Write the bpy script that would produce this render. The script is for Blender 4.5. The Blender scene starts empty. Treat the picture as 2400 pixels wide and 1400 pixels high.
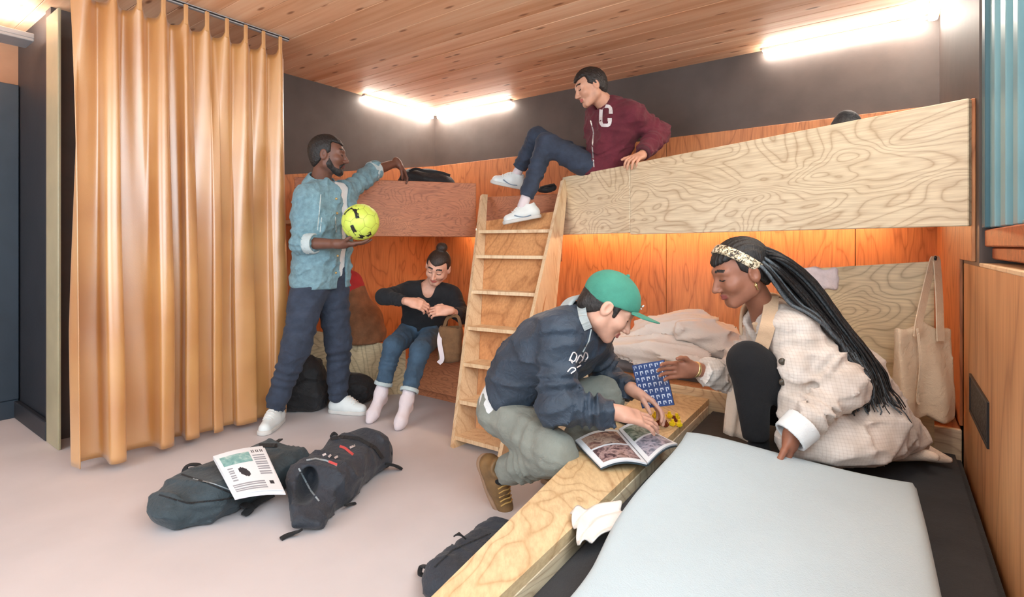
import bpy, bmesh, math, random
import numpy as np
from mathutils import Vector, Matrix

random.seed(7)
rng = np.random.default_rng(11)
scene = bpy.context.scene
COL = scene.collection

# ------------------------------------------------------------------ camera
FPX, CX, CY, CAMH = 1228.0, 1200.0, 575.0, 1.12      # 2400 x 1400 frame
cam_data = bpy.data.cameras.new('camera')
cam = bpy.data.objects.new('camera', cam_data)
COL.objects.link(cam)
cam.location = (0, 0, CAMH)
cam.rotation_euler = (math.pi / 2, 0, 0)
cam_data.sensor_fit = 'HORIZONTAL'
cam_data.sensor_width = 36.0
cam_data.lens = 36.0 * FPX / 2400.0
cam_data.shift_y = -(700 - CY) / 2400.0
cam_data.clip_start = 0.02
scene.camera = cam

# ------------------------------------------------------------------ world, lights, exposure
world = bpy.data.worlds.new('world')
scene.world = world
world.use_nodes = True
bg = world.node_tree.nodes['Background']
bg.inputs[0].default_value = (0.78, 0.90, 1.0, 1)
bg.inputs[1].default_value = 0.72
scene.view_settings.view_transform = 'Standard'
scene.view_settings.look = 'None'
scene.view_settings.gamma = 1.0
scene.view_settings.use_curve_mapping = False
scene.view_settings.exposure = 0.45

UX, UY = 0.8107, -0.5856       # room axis u: along the back wall, to the right
VX, VY = 0.5855, 0.8106        # room axis v: away along the side walls


def R(u, v, z=0.0):
    return Vector((u * UX + v * VX, u * UY + v * VY, z))


def area_light(name, loc, target, sx, sy, power, color):
    l = bpy.data.lights.new(name, 'AREA')
    l.shape = 'RECTANGLE'
    l.size, l.size_y, l.energy, l.color = sx, sy, power, color
    o = bpy.data.objects.new(name, l)
    COL.objects.link(o)
    o.location = loc
    o.rotation_euler = (Vector(target) - Vector(loc)).to_track_quat('-Z', 'Y').to_euler()
    return o


# daylight: the window in the right wall, and a fill light added behind the camera
area_light('window_daylight', R(0.262, 0.05, 1.80), R(-3.0, 0.05, 1.45), 2.9, 1.15, 58, (0.80, 0.92, 1.0))
area_light('rear_fill_light', R(-2.2, -1.6, 1.5), R(-2.0, 2.5, 1.6), 2.6, 1.5, 42, (0.86, 0.94, 1.0))


# ------------------------------------------------------------------ helpers
def px(x, y, d):
    """world point seen at photo pixel (x, y) at depth d"""
    return np.array([(x - CX) * d / FPX, d, CAMH + (CY - y) * d / FPX])


def pz(x, y, z):
    """world point seen at photo pixel (x, y) at height z"""
    d = (CAMH - z) * FPX / (y - CY)
    return np.array([(x - CX) * d / FPX, d, z])


def link(o, parent=None):
    COL.objects.link(o)
    if parent is not None:
        o.parent = parent
    return o


def thing(name, label, cat, loc=(0, 0, 0), group=None):
    o = bpy.data.objects.new(name, None)
    o.empty_display_size = 0.1
    COL.objects.link(o)
    o.location = Vector(loc)
    tag(o, label, cat, group)
    return o


def tag(o, label, cat, group=None):
    o['label'] = label
    o['category'] = cat
    if group:
        o['group'] = group
    return o


def mesh_obj(name, verts, faces, mat, parent=None, smooth=False, matrix=None, mats=None, fmat=None):
    me = bpy.data.meshes.new(name)
    me.from_pydata([tuple(map(float, v)) for v in verts], [], [tuple(int(i) for i in f) for f in faces])
    for m in (mats or [mat]):
        me.materials.append(m)
    if fmat is not None:
        me.polygons.foreach_set('material_index', np.asarray(fmat, dtype=np.int32))
    if smooth:
        me.polygons.foreach_set('use_smooth', np.ones(len(me.polygons), dtype=bool))
    me.update()
    o = bpy.data.objects.new(name, me)
    COL.objects.link(o)
    if matrix is not None:
        o.matrix_world = matrix
    if parent is not None:
        set_parent(o, parent)
    return o


def wmat(o):
    m = o.matrix_basis.copy()
    p = o.parent
    while p is not None:
        m = p.matrix_basis @ m
        p = p.parent
    return m


def set_parent(o, parent):
    m = wmat(o)
    o.parent = parent
    o.matrix_parent_inverse = Matrix.Identity(4)
    o.matrix_basis = wmat(parent).inverted() @ m


def np_mesh(name, V, F, mat, parent=None, smooth=True, mats=None, fmat=None):
    """fast quad mesh from numpy arrays"""
    me = bpy.data.meshes.new(name)
    n, k = len(V), len(F)
    w = F.shape[1]
    me.vertices.add(n)
    me.vertices.foreach_set('co', np.ascontiguousarray(V, dtype=np.float32).ravel())
    me.loops.add(k * w)
    me.loops.foreach_set('vertex_index', np.ascontiguousarray(F, dtype=np.int32).ravel())
    me.polygons.add(k)
    me.polygons.foreach_set('loop_start', np.arange(0, k * w, w, dtype=np.int32))
    me.polygons.foreach_set('loop_total', np.full(k, w, dtype=np.int32))
    for m in (mats or [mat]):
        me.materials.append(m)
    if fmat is not None:
        me.polygons.foreach_set('material_index', np.asarray(fmat, dtype=np.int32))
    me.polygons.foreach_set('use_smooth', np.full(k, smooth, dtype=bool))
    me.update(calc_edges=True)
    me.validate()
    o = bpy.data.objects.new(name, me)
    COL.objects.link(o)
    if parent is not None:
        set_parent(o, parent)
    return o


def bevel_box_bm(sx, sy, sz, bev=0.004, seg=1):
    bm = bmesh.new()
    bmesh.ops.create_cube(bm, size=1.0)
    bmesh.ops.scale(bm, vec=(sx, sy, sz), verts=bm.verts)
    if bev > 0:
        bmesh.ops.bevel(bm, geom=list(bm.edges), offset=bev, segments=seg, affect='EDGES')
    return bm


def bm_obj(name, bm, mat, parent=None, matrix=None, smooth=False):
    me = bpy.data.meshes.new(name)
    bm.to_mesh(me)
    bm.free()
    me.materials.append(mat)
    if smooth:
        me.polygons.foreach_set('use_smooth', np.ones(len(me.polygons), dtype=bool))
    o = bpy.data.objects.new(name, me)
    COL.objects.link(o)
    if matrix is not None:
        o.matrix_world = matrix
    if parent is not None:
        set_parent(o, parent)
    return o


def frame_mat(o, x, y, z):
    """matrix with columns x, y, z and origin o"""
    m = Matrix.Identity(4)
    for i, c in enumerate((Vector(x), Vector(y), Vector(z), Vector(o))):
        for j in range(3):
            m[j][i] = c[j]
    return m


def board(name, A, B, z0, z1, th, mat, parent=None, side=1, bev=0.003):
    """upright board from ground point A to B; thickness grows to the left of A->B times side"""
    A, B = Vector((A[0], A[1], 0)), Vector((B[0], B[1], 0))
    dx = (B - A)
    L = dx.length
    dx.normalize()
    n = Vector((-dx.y, dx.x, 0)) * side
    c = (A + B) / 2 + n * th / 2
    c.z = (z0 + z1) / 2
    m = frame_mat(c, dx, Vector((-dx.y, dx.x, 0)), Vector((0, 0, 1)))
    return bm_obj(name, bevel_box_bm(L, th, z1 - z0, bev), mat, parent, m)


def rbox(name, u0, u1, v0, v1, z0, z1, mat, parent=None, bev=0.003, seg=1, smooth=False):
    """box aligned with the room"""
    m = frame_mat(R((u0 + u1) / 2, (v0 + v1) / 2, (z0 + z1) / 2), (UX, UY, 0), (VX, VY, 0), (0, 0, 1))
    return bm_obj(name, bevel_box_bm(abs(u1 - u0), abs(v1 - v0), abs(z1 - z0), bev, seg), mat, parent, m, smooth)


def prism(name, pts, z0, z1, mat, parent=None, bev=0.0):
    """extruded ground polygon, pts counter-clockwise [(x, y)]; z1 may be a list"""
    n = len(pts)
    if not isinstance(z1, (list, tuple)):
        z1 = [z1] * n
    cx = sum(p[0] for p in pts) / n
    cy = sum(p[1] for p in pts) / n
    V = [(p[0] - cx, p[1] - cy, 0) for p in pts] + [(p[0] - cx, p[1] - cy, z1[i] - z0) for i, p in enumerate(pts)]
    Fs = [tuple(range(n))[::-1], tuple(range(n, 2 * n))]
    for i in range(n):
        j = (i + 1) % n
        Fs.append((i, j, n + j, n + i))
    o = mesh_obj(name, V, Fs, mat, None)
    if bev > 0:
        bm = bmesh.new()
        bm.from_mesh(o.data)
        bmesh.ops.bevel(bm, geom=list(bm.edges), offset=bev, segments=2, affect='EDGES')
        bm.to_mesh(o.data)
        bm.free()
    o.location = (cx, cy, z0)
    if parent is not None:
        set_parent(o, parent)
    return o


def tube_mesh(paths, rad, n=6):
    """tubes along polylines; returns V, F(quads). rad float or list per path (float or per-point)"""
    VV, FF, off = [], [], 0
    for k, P in enumerate(paths):
        P = np.asarray(P, float)
        m = len(P)
        r = rad[k] if isinstance(rad, (list, tuple)) else rad
        r = np.broadcast_to(np.asarray(r, float), (m,))
        T = np.gradient(P, axis=0)
        T /= np.linalg.norm(T, axis=1)[:, None] + 1e-9
        ref = np.array([0.0, 0, 1]) if abs(T[0, 2]) < 0.9 else np.array([1.0, 0, 0])
        a = np.arange(n) * 2 * math.pi / n
        for i in range(m):
            s = np.cross(T[i], ref)
            s /= np.linalg.norm(s) + 1e-9
            t = np.cross(s, T[i])
            ref = t
            VV.append(P[i] + r[i] * (np.cos(a)[:, None] * s + np.sin(a)[:, None] * t))
        for i in range(m - 1):
            for j in range(n):
                FF.append((off + i * n + j, off + i * n + (j + 1) % n, off + (i + 1) * n + (j + 1) % n, off + (i + 1) * n + j))
        VV.append(P[[0, -1]])
        c0, c1 = off + m * n, off + m * n + 1
        for j in range(0, n, 2):
            FF.append((c0, off + (j + 2) % n, off + (j + 1) % n, off + j))
            b = off + (m - 1) * n
            FF.append((c1, b + j, b + (j + 1) % n, b + (j + 2) % n))
        off += m * n + 2
    return np.concatenate(VV), np.array(FF)


def tubes(name, paths, rad, mat, parent=None, n=6):
    V, Fq = tube_mesh(paths, rad, n)
    return np_mesh(name, V, Fq, mat, parent)


def spline(pts, n=16):
    """Catmull-Rom through points"""
    P = np.asarray(pts, float)
    P = np.vstack([2 * P[0] - P[1], P, 2 * P[-1] - P[-2]])
    out = []
    for i in range(1, len(P) - 2):
        t = np.linspace(0, 1, n, endpoint=False)[:, None]
        p0, p1, p2, p3 = P[i - 1], P[i], P[i + 1], P[i + 2]
        out.append(0.5 * ((2 * p1) + (-p0 + p2) * t + (2 * p0 - 5 * p1 + 4 * p2 - p3) * t ** 2 + (-p0 + 3 * p1 - 3 * p2 + p3) * t ** 3))
    out.append(P[-2][None])
    return np.concatenate(out)


def strap(name, pts, width, th, normal, mat, parent=None, n=8):
    """flat ribbon along a spline"""
    P = spline(pts, n)
    T = np.gradient(P, axis=0)
    T /= np.linalg.norm(T, axis=1)[:, None] + 1e-9
    N = np.asarray(normal, float)
    S = np.cross(T, N)
    S /= np.linalg.norm(S, axis=1)[:, None] + 1e-9
    N2 = np.cross(S, T)
    m = len(P)
    V = np.concatenate([P + S * width / 2 + N2 * th / 2, P - S * width / 2 + N2 * th / 2,
                        P - S * width / 2 - N2 * th / 2, P + S * width / 2 - N2 * th / 2])
    Fq = []
    for i in range(m - 1):
        for a in range(4):
            b = (a + 1) % 4
            Fq.append((a * m + i, b * m + i, b * m + i + 1, a * m + i + 1))
    Fq.append((0, m, 2 * m, 3 * m)[::-1])
    Fq.append((m - 1, 2 * m - 1, 3 * m - 1, 4 * m - 1))
    return np_mesh(name, V, np.array(Fq), mat, parent, smooth=False)


# ------------------------------------------------------------------ materials
def new_mat(name):
    m = bpy.data.materials.new(name)
    m.use_nodes = True
    nt = m.node_tree
    b = nt.nodes['Principled BSDF']
    return m, nt, b


def srgb(r, g, b):
    f = lambda c: (c / 255 / 12.92) if c / 255 <= 0.04045 else ((c / 255 + 0.055) / 1.055) ** 2.4
    return (f(r), f(g), f(b), 1)


def nd(nt, t, **kw):
    n = nt.nodes.new(t)
    for k, v in kw.items():
        setattr(n, k, v)
    return n


def ramp(nt, stops):
    r = nd(nt, 'ShaderNodeValToRGB')
    e = r.color_ramp.elements
    while len(e) < len(stops):
        e.new(0.5)
    for i, (p, c) in enumerate(stops):
        e[i].position = p
        e[i].color = c
    return r


def coords(nt, scale=(1, 1, 1), kind='Object', rot=(0, 0, 0)):
    tc = nd(nt, 'ShaderNodeTexCoord')
    mp = nd(nt, 'ShaderNodeMapping')
    mp.inputs['Scale'].default_value = scale
    mp.inputs['Rotation'].default_value = rot
    nt.links.new(tc.outputs[kind], mp.inputs['Vector'])
    return mp


def noise(nt, vec, scale, detail=3, rough=0.5, dist=0.0):
    n = nd(nt, 'ShaderNodeTexNoise')
    n.inputs['Scale'].default_value = scale
    n.inputs['Detail'].default_value = detail
    n.inputs['Roughness'].default_value = rough
    n.inputs['Distortion'].default_value = dist
    nt.links.new(vec.outputs[0], n.inputs['Vector'])
    return n


def math_n(nt, op, a, b=None):
    m = nd(nt, 'ShaderNodeMath', operation=op)
    for i, v in enumerate((a, b)):
        if v is None:
            continue
        if isinstance(v, (int, float)):
            m.inputs[i].default_value = v
        else:
            nt.links.new(v, m.inputs[i])
    return m.outputs[0]


def mixc(nt, fac, a, b, mode='MIX'):
    m = nd(nt, 'ShaderNodeMix', data_type='RGBA', blend_type=mode)
    if isinstance(fac, (int, float)):
        m.inputs[0].default_value = fac
    else:
        nt.links.new(fac, m.inputs[0])
    for i, v in ((6, a), (7, b)):
        if isinstance(v, tuple):
            m.inputs[i].default_value = v
        else:
            nt.links.new(v, m.inputs[i])
    return m.outputs[2]


def bump(nt, b, h, strength=0.2, dist=0.01):
    bp = nd(nt, 'ShaderNodeBump')
    bp.inputs['Strength'].default_value = strength
    bp.inputs['Distance'].default_value = dist
    nt.links.new(h, bp.inputs['Height'])
    nt.links.new(bp.outputs[0], b.inputs['Normal'])


def plain(name, col, rough=0.7, var=0.12, nscale=14, bstr=0.15, metal=0.0, bscale=60):
    m, nt, b = new_mat(name)
    c = coords(nt)
    n = noise(nt, c, nscale, 4)
    lo = tuple(x * (1 - var) for x in col[:3]) + (1,)
    hi = tuple(min(1, x * (1 + var)) for x in col[:3]) + (1,)
    r = ramp(nt, [(0.3, lo), (0.7, hi)])
    nt.links.new(n.outputs[0], r.inputs[0])
    nt.links.new(r.outputs[0], b.inputs['Base Color'])
    b.inputs['Roughness'].default_value = rough
    b.inputs['Metallic'].default_value = metal
    if bstr > 0:
        n2 = noise(nt, c, bscale, 3)
        bump(nt, b, n2.outputs[0], bstr, 0.004)
    return m


def cloth(name, col, var=0.2, weave=420, rough=0.85, wr=0.5, nscale=9, sheen=0.04):
    """woven fabric: fine weave relief, soft wrinkles and slight colour wear"""
    m, nt, b = new_mat(name)
    c = coords(nt)
    n = noise(nt, c, nscale, 5, 0.6)
    lo = tuple(x * (1 - var) for x in col[:3]) + (1,)
    hi = tuple(min(1, x * (1 + var)) for x in col[:3]) + (1,)
    r = ramp(nt, [(0.28, lo), (0.72, hi)])
    nt.links.new(n.outputs[0], r.inputs[0])
    nt.links.new(r.outputs[0], b.inputs['Base Color'])
    b.inputs['Roughness'].default_value = rough
    b.inputs['Sheen Weight'].default_value = sheen
    w = noise(nt, c, weave, 2)
    wr_n = noise(nt, c, 26, 4, 0.55, 1.2)
    h = math_n(nt, 'ADD', math_n(nt, 'MULTIPLY', w.outputs[0], 0.15), math_n(nt, 'MULTIPLY', wr_n.outputs[0], wr))
    bump(nt, b, h, 0.6, 0.016)
    return m


def plywood(name, light, dark, sc=(0.8, 1, 2.2), lines=15, fine=(3, 60, 60), contrast=0.75, rough=0.5, nscale=1.6, tone=None):
    """rotary-cut plywood: contour-like figure along a stretched noise plus fine pores"""
    m, nt, b = new_mat(name)
    c = coords(nt, sc)
    n = noise(nt, c, nscale, 2.5, 0.45, 0.6)
    f = math_n(nt, 'PINGPONG', math_n(nt, 'MULTIPLY', n.outputs[0], float(lines)), 0.5)
    f = math_n(nt, 'MULTIPLY', f, 2.0)
    f = math_n(nt, 'POWER', f, 3.2)
    mid = tuple(0.5 * (light[i] + dark[i]) for i in range(3)) + (1,)
    r = ramp(nt, [(0.0, light), (0.5, tuple(light[i] * 0.82 + dark[i] * 0.18 for i in range(3)) + (1,)), (1.0, mid)])
    nt.links.new(f, r.inputs[0])
    cf = coords(nt, fine)
    nf = noise(nt, cf, 2.0, 4, 0.6)
    rf = ramp(nt, [(0.35, dark), (0.62, (1, 1, 1, 1))])
    nt.links.new(nf.outputs[0], rf.inputs[0])
    col = mixc(nt, 0.35 * contrast, r.outputs[0], rf.outputs[0], 'MULTIPLY')
    nb = noise(nt, coords(nt), 1.1, 2)
    rb = ramp(nt, [(0.35, tone or tuple(0.8 * light[i] + 0.2 * dark[i] for i in range(3)) + (1,)), (0.65, (1, 1, 1, 1))])
    nt.links.new(nb.outputs[0], rb.inputs[0])
    col = mixc(nt, 0.45, col, rb.outputs[0], 'MULTIPLY')
    nt.links.new(col, b.inputs['Base Color'])
    b.inputs['Roughness'].default_value = rough
    bump(nt, b, nf.outputs[0], 0.12, 0.003)
    return m


def emit(name, col, strength):
    m, nt, b = new_mat(name)
    b.inputs['Base Color'].default_value = (0.8, 0.8, 0.8, 1)
    b.inputs['Emission Color'].default_value = col
    b.inputs['Emission Strength'].default_value = strength
    return m


M = {}
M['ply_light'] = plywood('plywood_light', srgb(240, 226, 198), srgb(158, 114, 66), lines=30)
M['ply_rail'] = plywood('plywood_rail', srgb(228, 204, 162), srgb(168, 116, 64), sc=(2.0, 1.4, 1), lines=22, fine=(40, 12, 60), nscale=1.3)
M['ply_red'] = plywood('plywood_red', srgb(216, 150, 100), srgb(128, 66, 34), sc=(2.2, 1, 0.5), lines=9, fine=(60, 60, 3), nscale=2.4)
M['ply_swirl'] = plywood('plywood_swirl', srgb(236, 220, 184), srgb(130, 98, 58), sc=(1.0, 1, 1.1), lines=42, nscale=1.5)
M['ply_ladder'] = plywood('plywood_ladder', srgb(240, 216, 180), srgb(192, 142, 96), sc=(2.5, 2.5, .5), lines=8, fine=(70, 70, 4))
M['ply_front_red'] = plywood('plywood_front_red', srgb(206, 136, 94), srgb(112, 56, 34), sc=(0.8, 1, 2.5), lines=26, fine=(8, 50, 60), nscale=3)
M['ply_side'] = plywood('plywood_side', srgb(222, 168, 116), srgb(150, 92, 50), sc=(1.6, 1.6, .25), lines=9, fine=(40, 40, 2.0))
M['wall_dark'] = plain('wall_dark', srgb(82, 72, 68), 0.55, 0.12, 6, 0.1)
M['wall_black'] = plain('wall_black', srgb(38, 40, 46), 0.5, 0.15, 5, 0.1)
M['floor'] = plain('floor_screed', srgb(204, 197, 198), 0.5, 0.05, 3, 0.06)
# ------------------------------------------------------------------ the room
CEIL = 2.477
UL, VB, UR = -3.874, 3.986, 0.235      # left wall, back wall, right wall


def structure(o):
    o['kind'] = 'structure'
    return o


def rpoly(pts):
    return [tuple(R(u, v)[:2]) for u, v in pts]


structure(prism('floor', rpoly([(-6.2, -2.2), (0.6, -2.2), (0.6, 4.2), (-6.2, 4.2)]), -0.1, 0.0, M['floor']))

# ceiling: a slab with pale spruce planks under it
def ceiling_mat():
    m, nt, b = new_mat('spruce_ceiling')
    c0 = coords(nt)
    oi = nd(nt, 'ShaderNodeObjectInfo')
    cmb = nd(nt, 'ShaderNodeCombineXYZ')
    nt.links.new(math_n(nt, 'MULTIPLY', oi.outputs['Random'], 61.0), cmb.inputs[0])
    nt.links.new(math_n(nt, 'MULTIPLY', oi.outputs['Random'], 23.0), cmb.inputs[1])
    add = nd(nt, 'ShaderNodeVectorMath', operation='ADD')
    nt.links.new(c0.outputs[0], add.inputs[0])
    nt.links.new(cmb.outputs[0], add.inputs[1])

    def scaled(v3):
        m_ = nd(nt, 'ShaderNodeVectorMath', operation='MULTIPLY')
        m_.inputs[1].default_value = v3
        nt.links.new(add.outputs[0], m_.inputs[0])
        return m_
    n = noise(nt, scaled((0.35, 7, 7)), 2.2, 4, 0.55, 0.3)
    r = ramp(nt, [(0.3, srgb(226, 168, 126)), (0.55, srgb(246, 202, 164)), (0.75, srgb(252, 220, 186))])
    nt.links.new(n.outputs[0], r.inputs[0])
    rt = ramp(nt, [(0.0, (0.84, 0.78, 0.73, 1)), (0.5, (0.95, 0.92, 0.90, 1)), (1.0, (1, 1, 1, 1))])
    nt.links.new(oi.outputs['Random'], rt.inputs[0])
    col = mixc(nt, 1.0, r.outputs[0], rt.outputs[0], 'MULTIPLY')
    # knots
    v = nd(nt, 'ShaderNodeTexVoronoi', voronoi_dimensions='2D')
    v.inputs['Scale'].default_value = 1.0
    nt.links.new(scaled((1.9, 6.4, 0.0)).outputs[0], v.inputs['Vector'])
    rk = ramp(nt, [(0.035, (1, 1, 1, 1)), (0.085, (0, 0, 0, 1))])
    nt.links.new(v.outputs['Distance'], rk.inputs[0])
    col = mixc(nt, math_n(nt, 'MULTIPLY', rk.outputs[0], 0.75), col, srgb(128, 72, 44))
    nt.links.new(col, b.inputs['Base Color'])
    b.inputs['Roughness'].default_value = 0.55
    return m


M['ceiling'] = ceiling_mat()
ceil = structure(prism('ceiling', rpoly([(-6.2, -1.6), (0.6, -1.6), (0.6, 4.2), (-6.2, 4.2)]), CEIL + 0.012, CEIL + 0.1, M['ply_side']))
PW = 0.158
pk = 0
vv = 3.996
while vv > -1.5:
    v0 = vv - PW
    cut = -6.1 + random.random() * 3.0
    rbox('plank', -6.1, 0.24, v0 + 0.0012, vv - 0.0012, CEIL + random.random() * 0.0012, CEIL + 0.014, M['ceiling'], ceil, bev=0.002)
    vv = v0

# dark painted upper walls with plywood lining below
LIN = 1.945
wb = structure(rbox('wall_back', UL - 0.1, UR + 0.1, VB, VB + 0.1, 0, CEIL + 0.02, M['wall_dark'], bev=0))
us = [UL, -2.62, -1.4, -0.18, UR]
for a, b_ in zip(us[:-1], us[1:]):
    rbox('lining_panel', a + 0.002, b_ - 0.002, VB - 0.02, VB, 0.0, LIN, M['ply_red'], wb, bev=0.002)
wl = structure(rbox('wall_left', UL - 0.1, UL, 0.88, VB, 0, CEIL + 0.02, M['wall_dark'], bev=0))
lp = rpoly([(UL, 1.95), (UL + 0.02, 1.95), (UL + 0.02, VB - 0.021), (UL, VB - 0.021)])
prism('lining_panel', lp, 0, [1.62, 1.62, LIN, LIN], M['ply_red'], wl)

# right wall: plywood lined parapet below, dark pier at the far end, window above
wr = structure(rbox('wall_right', UR, UR + 0.14, 2.28, VB, 1.05, CEIL + 0.02, M['wall_dark'], bev=0))
rbox('parapet', UR + 0.02, UR + 0.14, -1.6, VB, 0, 1.035, M['wall_dark'], wr, bev=0)
for a, b_ in ((-1.6, -0.4), (-0.4, 1.1), (1.1, 2.73)):
    rbox('lining_panel', UR, UR + 0.02, a + 0.0015, b_ - 0.0015, 0.0, 1.05, M['ply_side'], wr, bev=0.002)
rbox('lining_panel', UR - 0.012, UR - 0.0005, 2.74, VB - 0.021, 0.40, 1.62, M['ply_red'], wr, bev=0.002)
rbox('lining_panel', UR - 0.012, UR - 0.0005, 2.36, 2.738, 1.064, 1.62, M['ply_red'], wr, bev=0.002)
rbox('ledge', UR, UR + 0.14, -1.6, 2.73, 1.05, 1.062, M['ply_ladder'], wr, bev=0.002)
rbox('lintel', UR + 0.02, UR + 0.14, -1.6, 2.28, 2.43, CEIL + 0.02, M['wall_dark'], wr, bev=0)

# perforated vent in the parapet
vent_m, nt, b = new_mat('vent_mesh')
c = coords(nt, (1, 1, 1))
vor = nd(nt, 'ShaderNodeTexVoronoi')
vor.inputs['Scale'].default_value = 90
nt.links.new(c.outputs[0], vor.inputs['Vector'])
rr = ramp(nt, [(0.25, srgb(14, 13, 13)), (0.5, srgb(52, 47, 44))])
nt.links.new(vor.outputs['Distance'], rr.inputs[0])
nt.links.new(rr.outputs[0], b.inputs['Base Color'])
bump(nt, b, vor.outputs['Distance'], 0.8, 0.004)
M['vent'] = vent_m
M['black_metal'] = plain('black_metal', srgb(26, 26, 28), 0.4, 0.1, 10, 0.05)
vt = thing('air_vent', 'dark perforated air vent set low in the plywood wall under the window', 'vent', R(UR, 1.6, 0.55))


def ray_u(x, y, u):
    k = (x - CX) / FPX
    d = u / (UX * k + UY)
    p = px(x, y, d)
    return p[0] * VX + p[1] * VY, p[2]


va, za = ray_u(2277, 880, UR)
vb, zb = ray_u(2318, 1060, UR)
rbox('perforated_sheet', UR - 0.003, UR + 0.001, vb, va, zb + 0.02, za - 0.005, M['vent'], vt, bev=0)
for (a, b_, z0, z1) in ((vb, va, zb + 0.01, zb + 0.02), (vb, va, za - 0.005, za + 0.005), (vb - 0.008, vb, zb + 0.01, za + 0.005), (va, va + 0.008, zb + 0.01, za + 0.005)):
    rbox('frame_bar', UR - 0.006, UR + 0.001, a, b_, z0, z1, M['black_metal'], vt, bev=0.001)

# window: teal profiles, glass, sill, facade outside
M['teal'] = plain('teal_frame', srgb(132, 176, 186), 0.35, 0.06, 5, 0.03)
M['teal_dark'] = plain('teal_frame_dark', srgb(70, 108, 120), 0.4, 0.06, 5, 0.03)
g, nt, b = new_mat('window_glass')
b.inputs['Base Color'].default_value = (0.85, 0.95, 0.97, 1)
b.inputs['Roughness'].default_value = 0.02
b.inputs['Transmission Weight'].default_value = 1.0
b.inputs['IOR'].default_value = 1.05
M['glass'] = g
M['sill'] = plywood('sill_wood', srgb(190, 104, 58), srgb(110, 52, 28), sc=(1, 4, 4), lines=6, fine=(3, 60, 60))
win = bpy.data.objects.new('window_1', None)
COL.objects.link(win)
win['kind'] = 'structure'
win['label'] = 'tall teal framed window above the plywood parapet at the right edge'
win.location = R(UR + 0.05, 1.9, 1.06)
WZ0, WZ1 = 1.175, 2.435
rbox('sill_board', UR + 0.012, UR + 0.2, -1.6, 2.27, 1.115, 1.17, M['sill'], win, bev=0.004)
rbox('sill_edge', UR + 0.03, UR + 0.2, -1.6, 2.27, 1.075, 1.113, M['sill'], win, bev=0.004)
prof = [(2.27, 2.20, 0.0, 'teal_dark'), (2.20, 2.11, 0.012, 'teal'), (2.11, 2.075, 0.035, 'teal_dark'), (2.075, 1.99, 0.02, 'teal'),
        (1.99, 1.955, 0.045, 'teal_dark'), (1.955, 1.885, 0.03, 'teal'), (1.885, 1.865, 0.05, 'teal_dark')]
for a, b_, off, mm in prof:
    rbox('frame_profile', UR + 0.005 + off, UR + 0.10, b_ + 0.001, a - 0.001, WZ0, WZ1, M[mm], win, bev=0.003)
rbox('frame_profile', UR + 0.04, UR + 0.10, -1.55, 1.865, WZ1 - 0.05, WZ1, M['teal'], win, bev=0.003)
rbox('frame_profile', UR + 0.04, UR + 0.10, -1.55, 1.865, WZ0, WZ0 + 0.012, M['teal'], win, bev=0.003)
rbox('pane', UR + 0.075, UR + 0.081, 0.4, 1.865, WZ0 + 0.01, WZ1 - 0.05, M['glass'], win, bev=0)
rbox('pane', UR + 0.075, UR + 0.081, -1.5, 0.34, WZ0 + 0.01, WZ1 - 0.05, M['glass'], win, bev=0)
rbox('mullion', UR + 0.04, UR + 0.10, 0.34, 0.40, WZ0, WZ1, M['teal'], win, bev=0.003)
rbox('casement_bar', UR + 0.055, UR + 0.074, 1.655, 1.668, 1.36, WZ1 - 0.05, M['black_metal'], win, bev=0.002)
rbox('handle', UR + 0.03, UR + 0.074, 1.60, 1.665, 1.29, 1.37, M['black_metal'], win, bev=0.004)
M['facade'] = plain('facade_panel', srgb(176, 190, 196), 0.7, 0.06, 8, 0.1)
M['facade2'] = plain('facade_panel_teal', srgb(140, 172, 178), 0.7, 0.06, 8, 0.1)
fac = thing('facade', 'pale grey panel facade seen outside through the window', 'facade', R(1.2, 3.5, 0))
for i in range(4):
    for j in range(3):
        rbox('panel', 1.2, 1.25, 0.6 + i * 1.4, 1.98 + i * 1.4, 0.2 + j * 1.42, 1.60 + j * 1.42, M['facade2' if (j == 1 and i > 1) else 'facade'], fac, bev=0.005)

# corridor side on the left: dark closet end, door and end trim
M['navy'] = plain('navy_door', srgb(50, 62, 74), 0.45, 0.1, 5, 0.06)
M['trim_green'] = plain('trim_olive', srgb(168, 158, 128), 0.4, 0.08, 7, 0.05)
M['brown_panel'] = plain('brown_panel', srgb(150, 116, 92), 0.55, 0.1, 7, 0.05)
structure(rbox('wall_closet', -4.64, UL - 0.02, 0.89, VB, 0, CEIL + 0.02, M['wall_black'], bev=0))
structure(rbox('wall_corridor', -4.78, -4.64, -1.6, 0.97, 0, CEIL + 0.02, M['brown_panel'], bev=0))
dr = bpy.data.objects.new('door_1', None)
COL.objects.link(dr)
dr['kind'] = 'structure'
dr['label'] = 'dark navy corridor door at the left edge'
dr.location = R(-4.62, 0.4, 0)
rbox('door_leaf', -4.64, -4.605, -0.1, 0.70, 0.12, 2.10, M['navy'], dr, bev=0.003)
rbox('door_frame', -4.64, -4.59, 0.70, 0.885, 0.12, 2.16, M['navy'], dr, bev=0.004)
rbox('door_frame', -4.64, -4.60, -0.2, -0.1, 0.12, 2.16, M['navy'], dr, bev=0.004)
structure(rbox('baseboard_corridor', -4.64, -4.60, -1.5, 0.885, 0, 0.118, M['navy'], bev=0.004))
structure(rbox('baseboard_closet', -4.60, UL - 0.03, 0.862, 0.889, 0, 0.11, M['wall_black'], bev=0.004))
tr = structure(rbox('trim_1', UL - 0.02, UL + 0.20, 0.865, 0.879, 0, CEIL - 0.06, M['trim_green'], bev=0.003))

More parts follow.
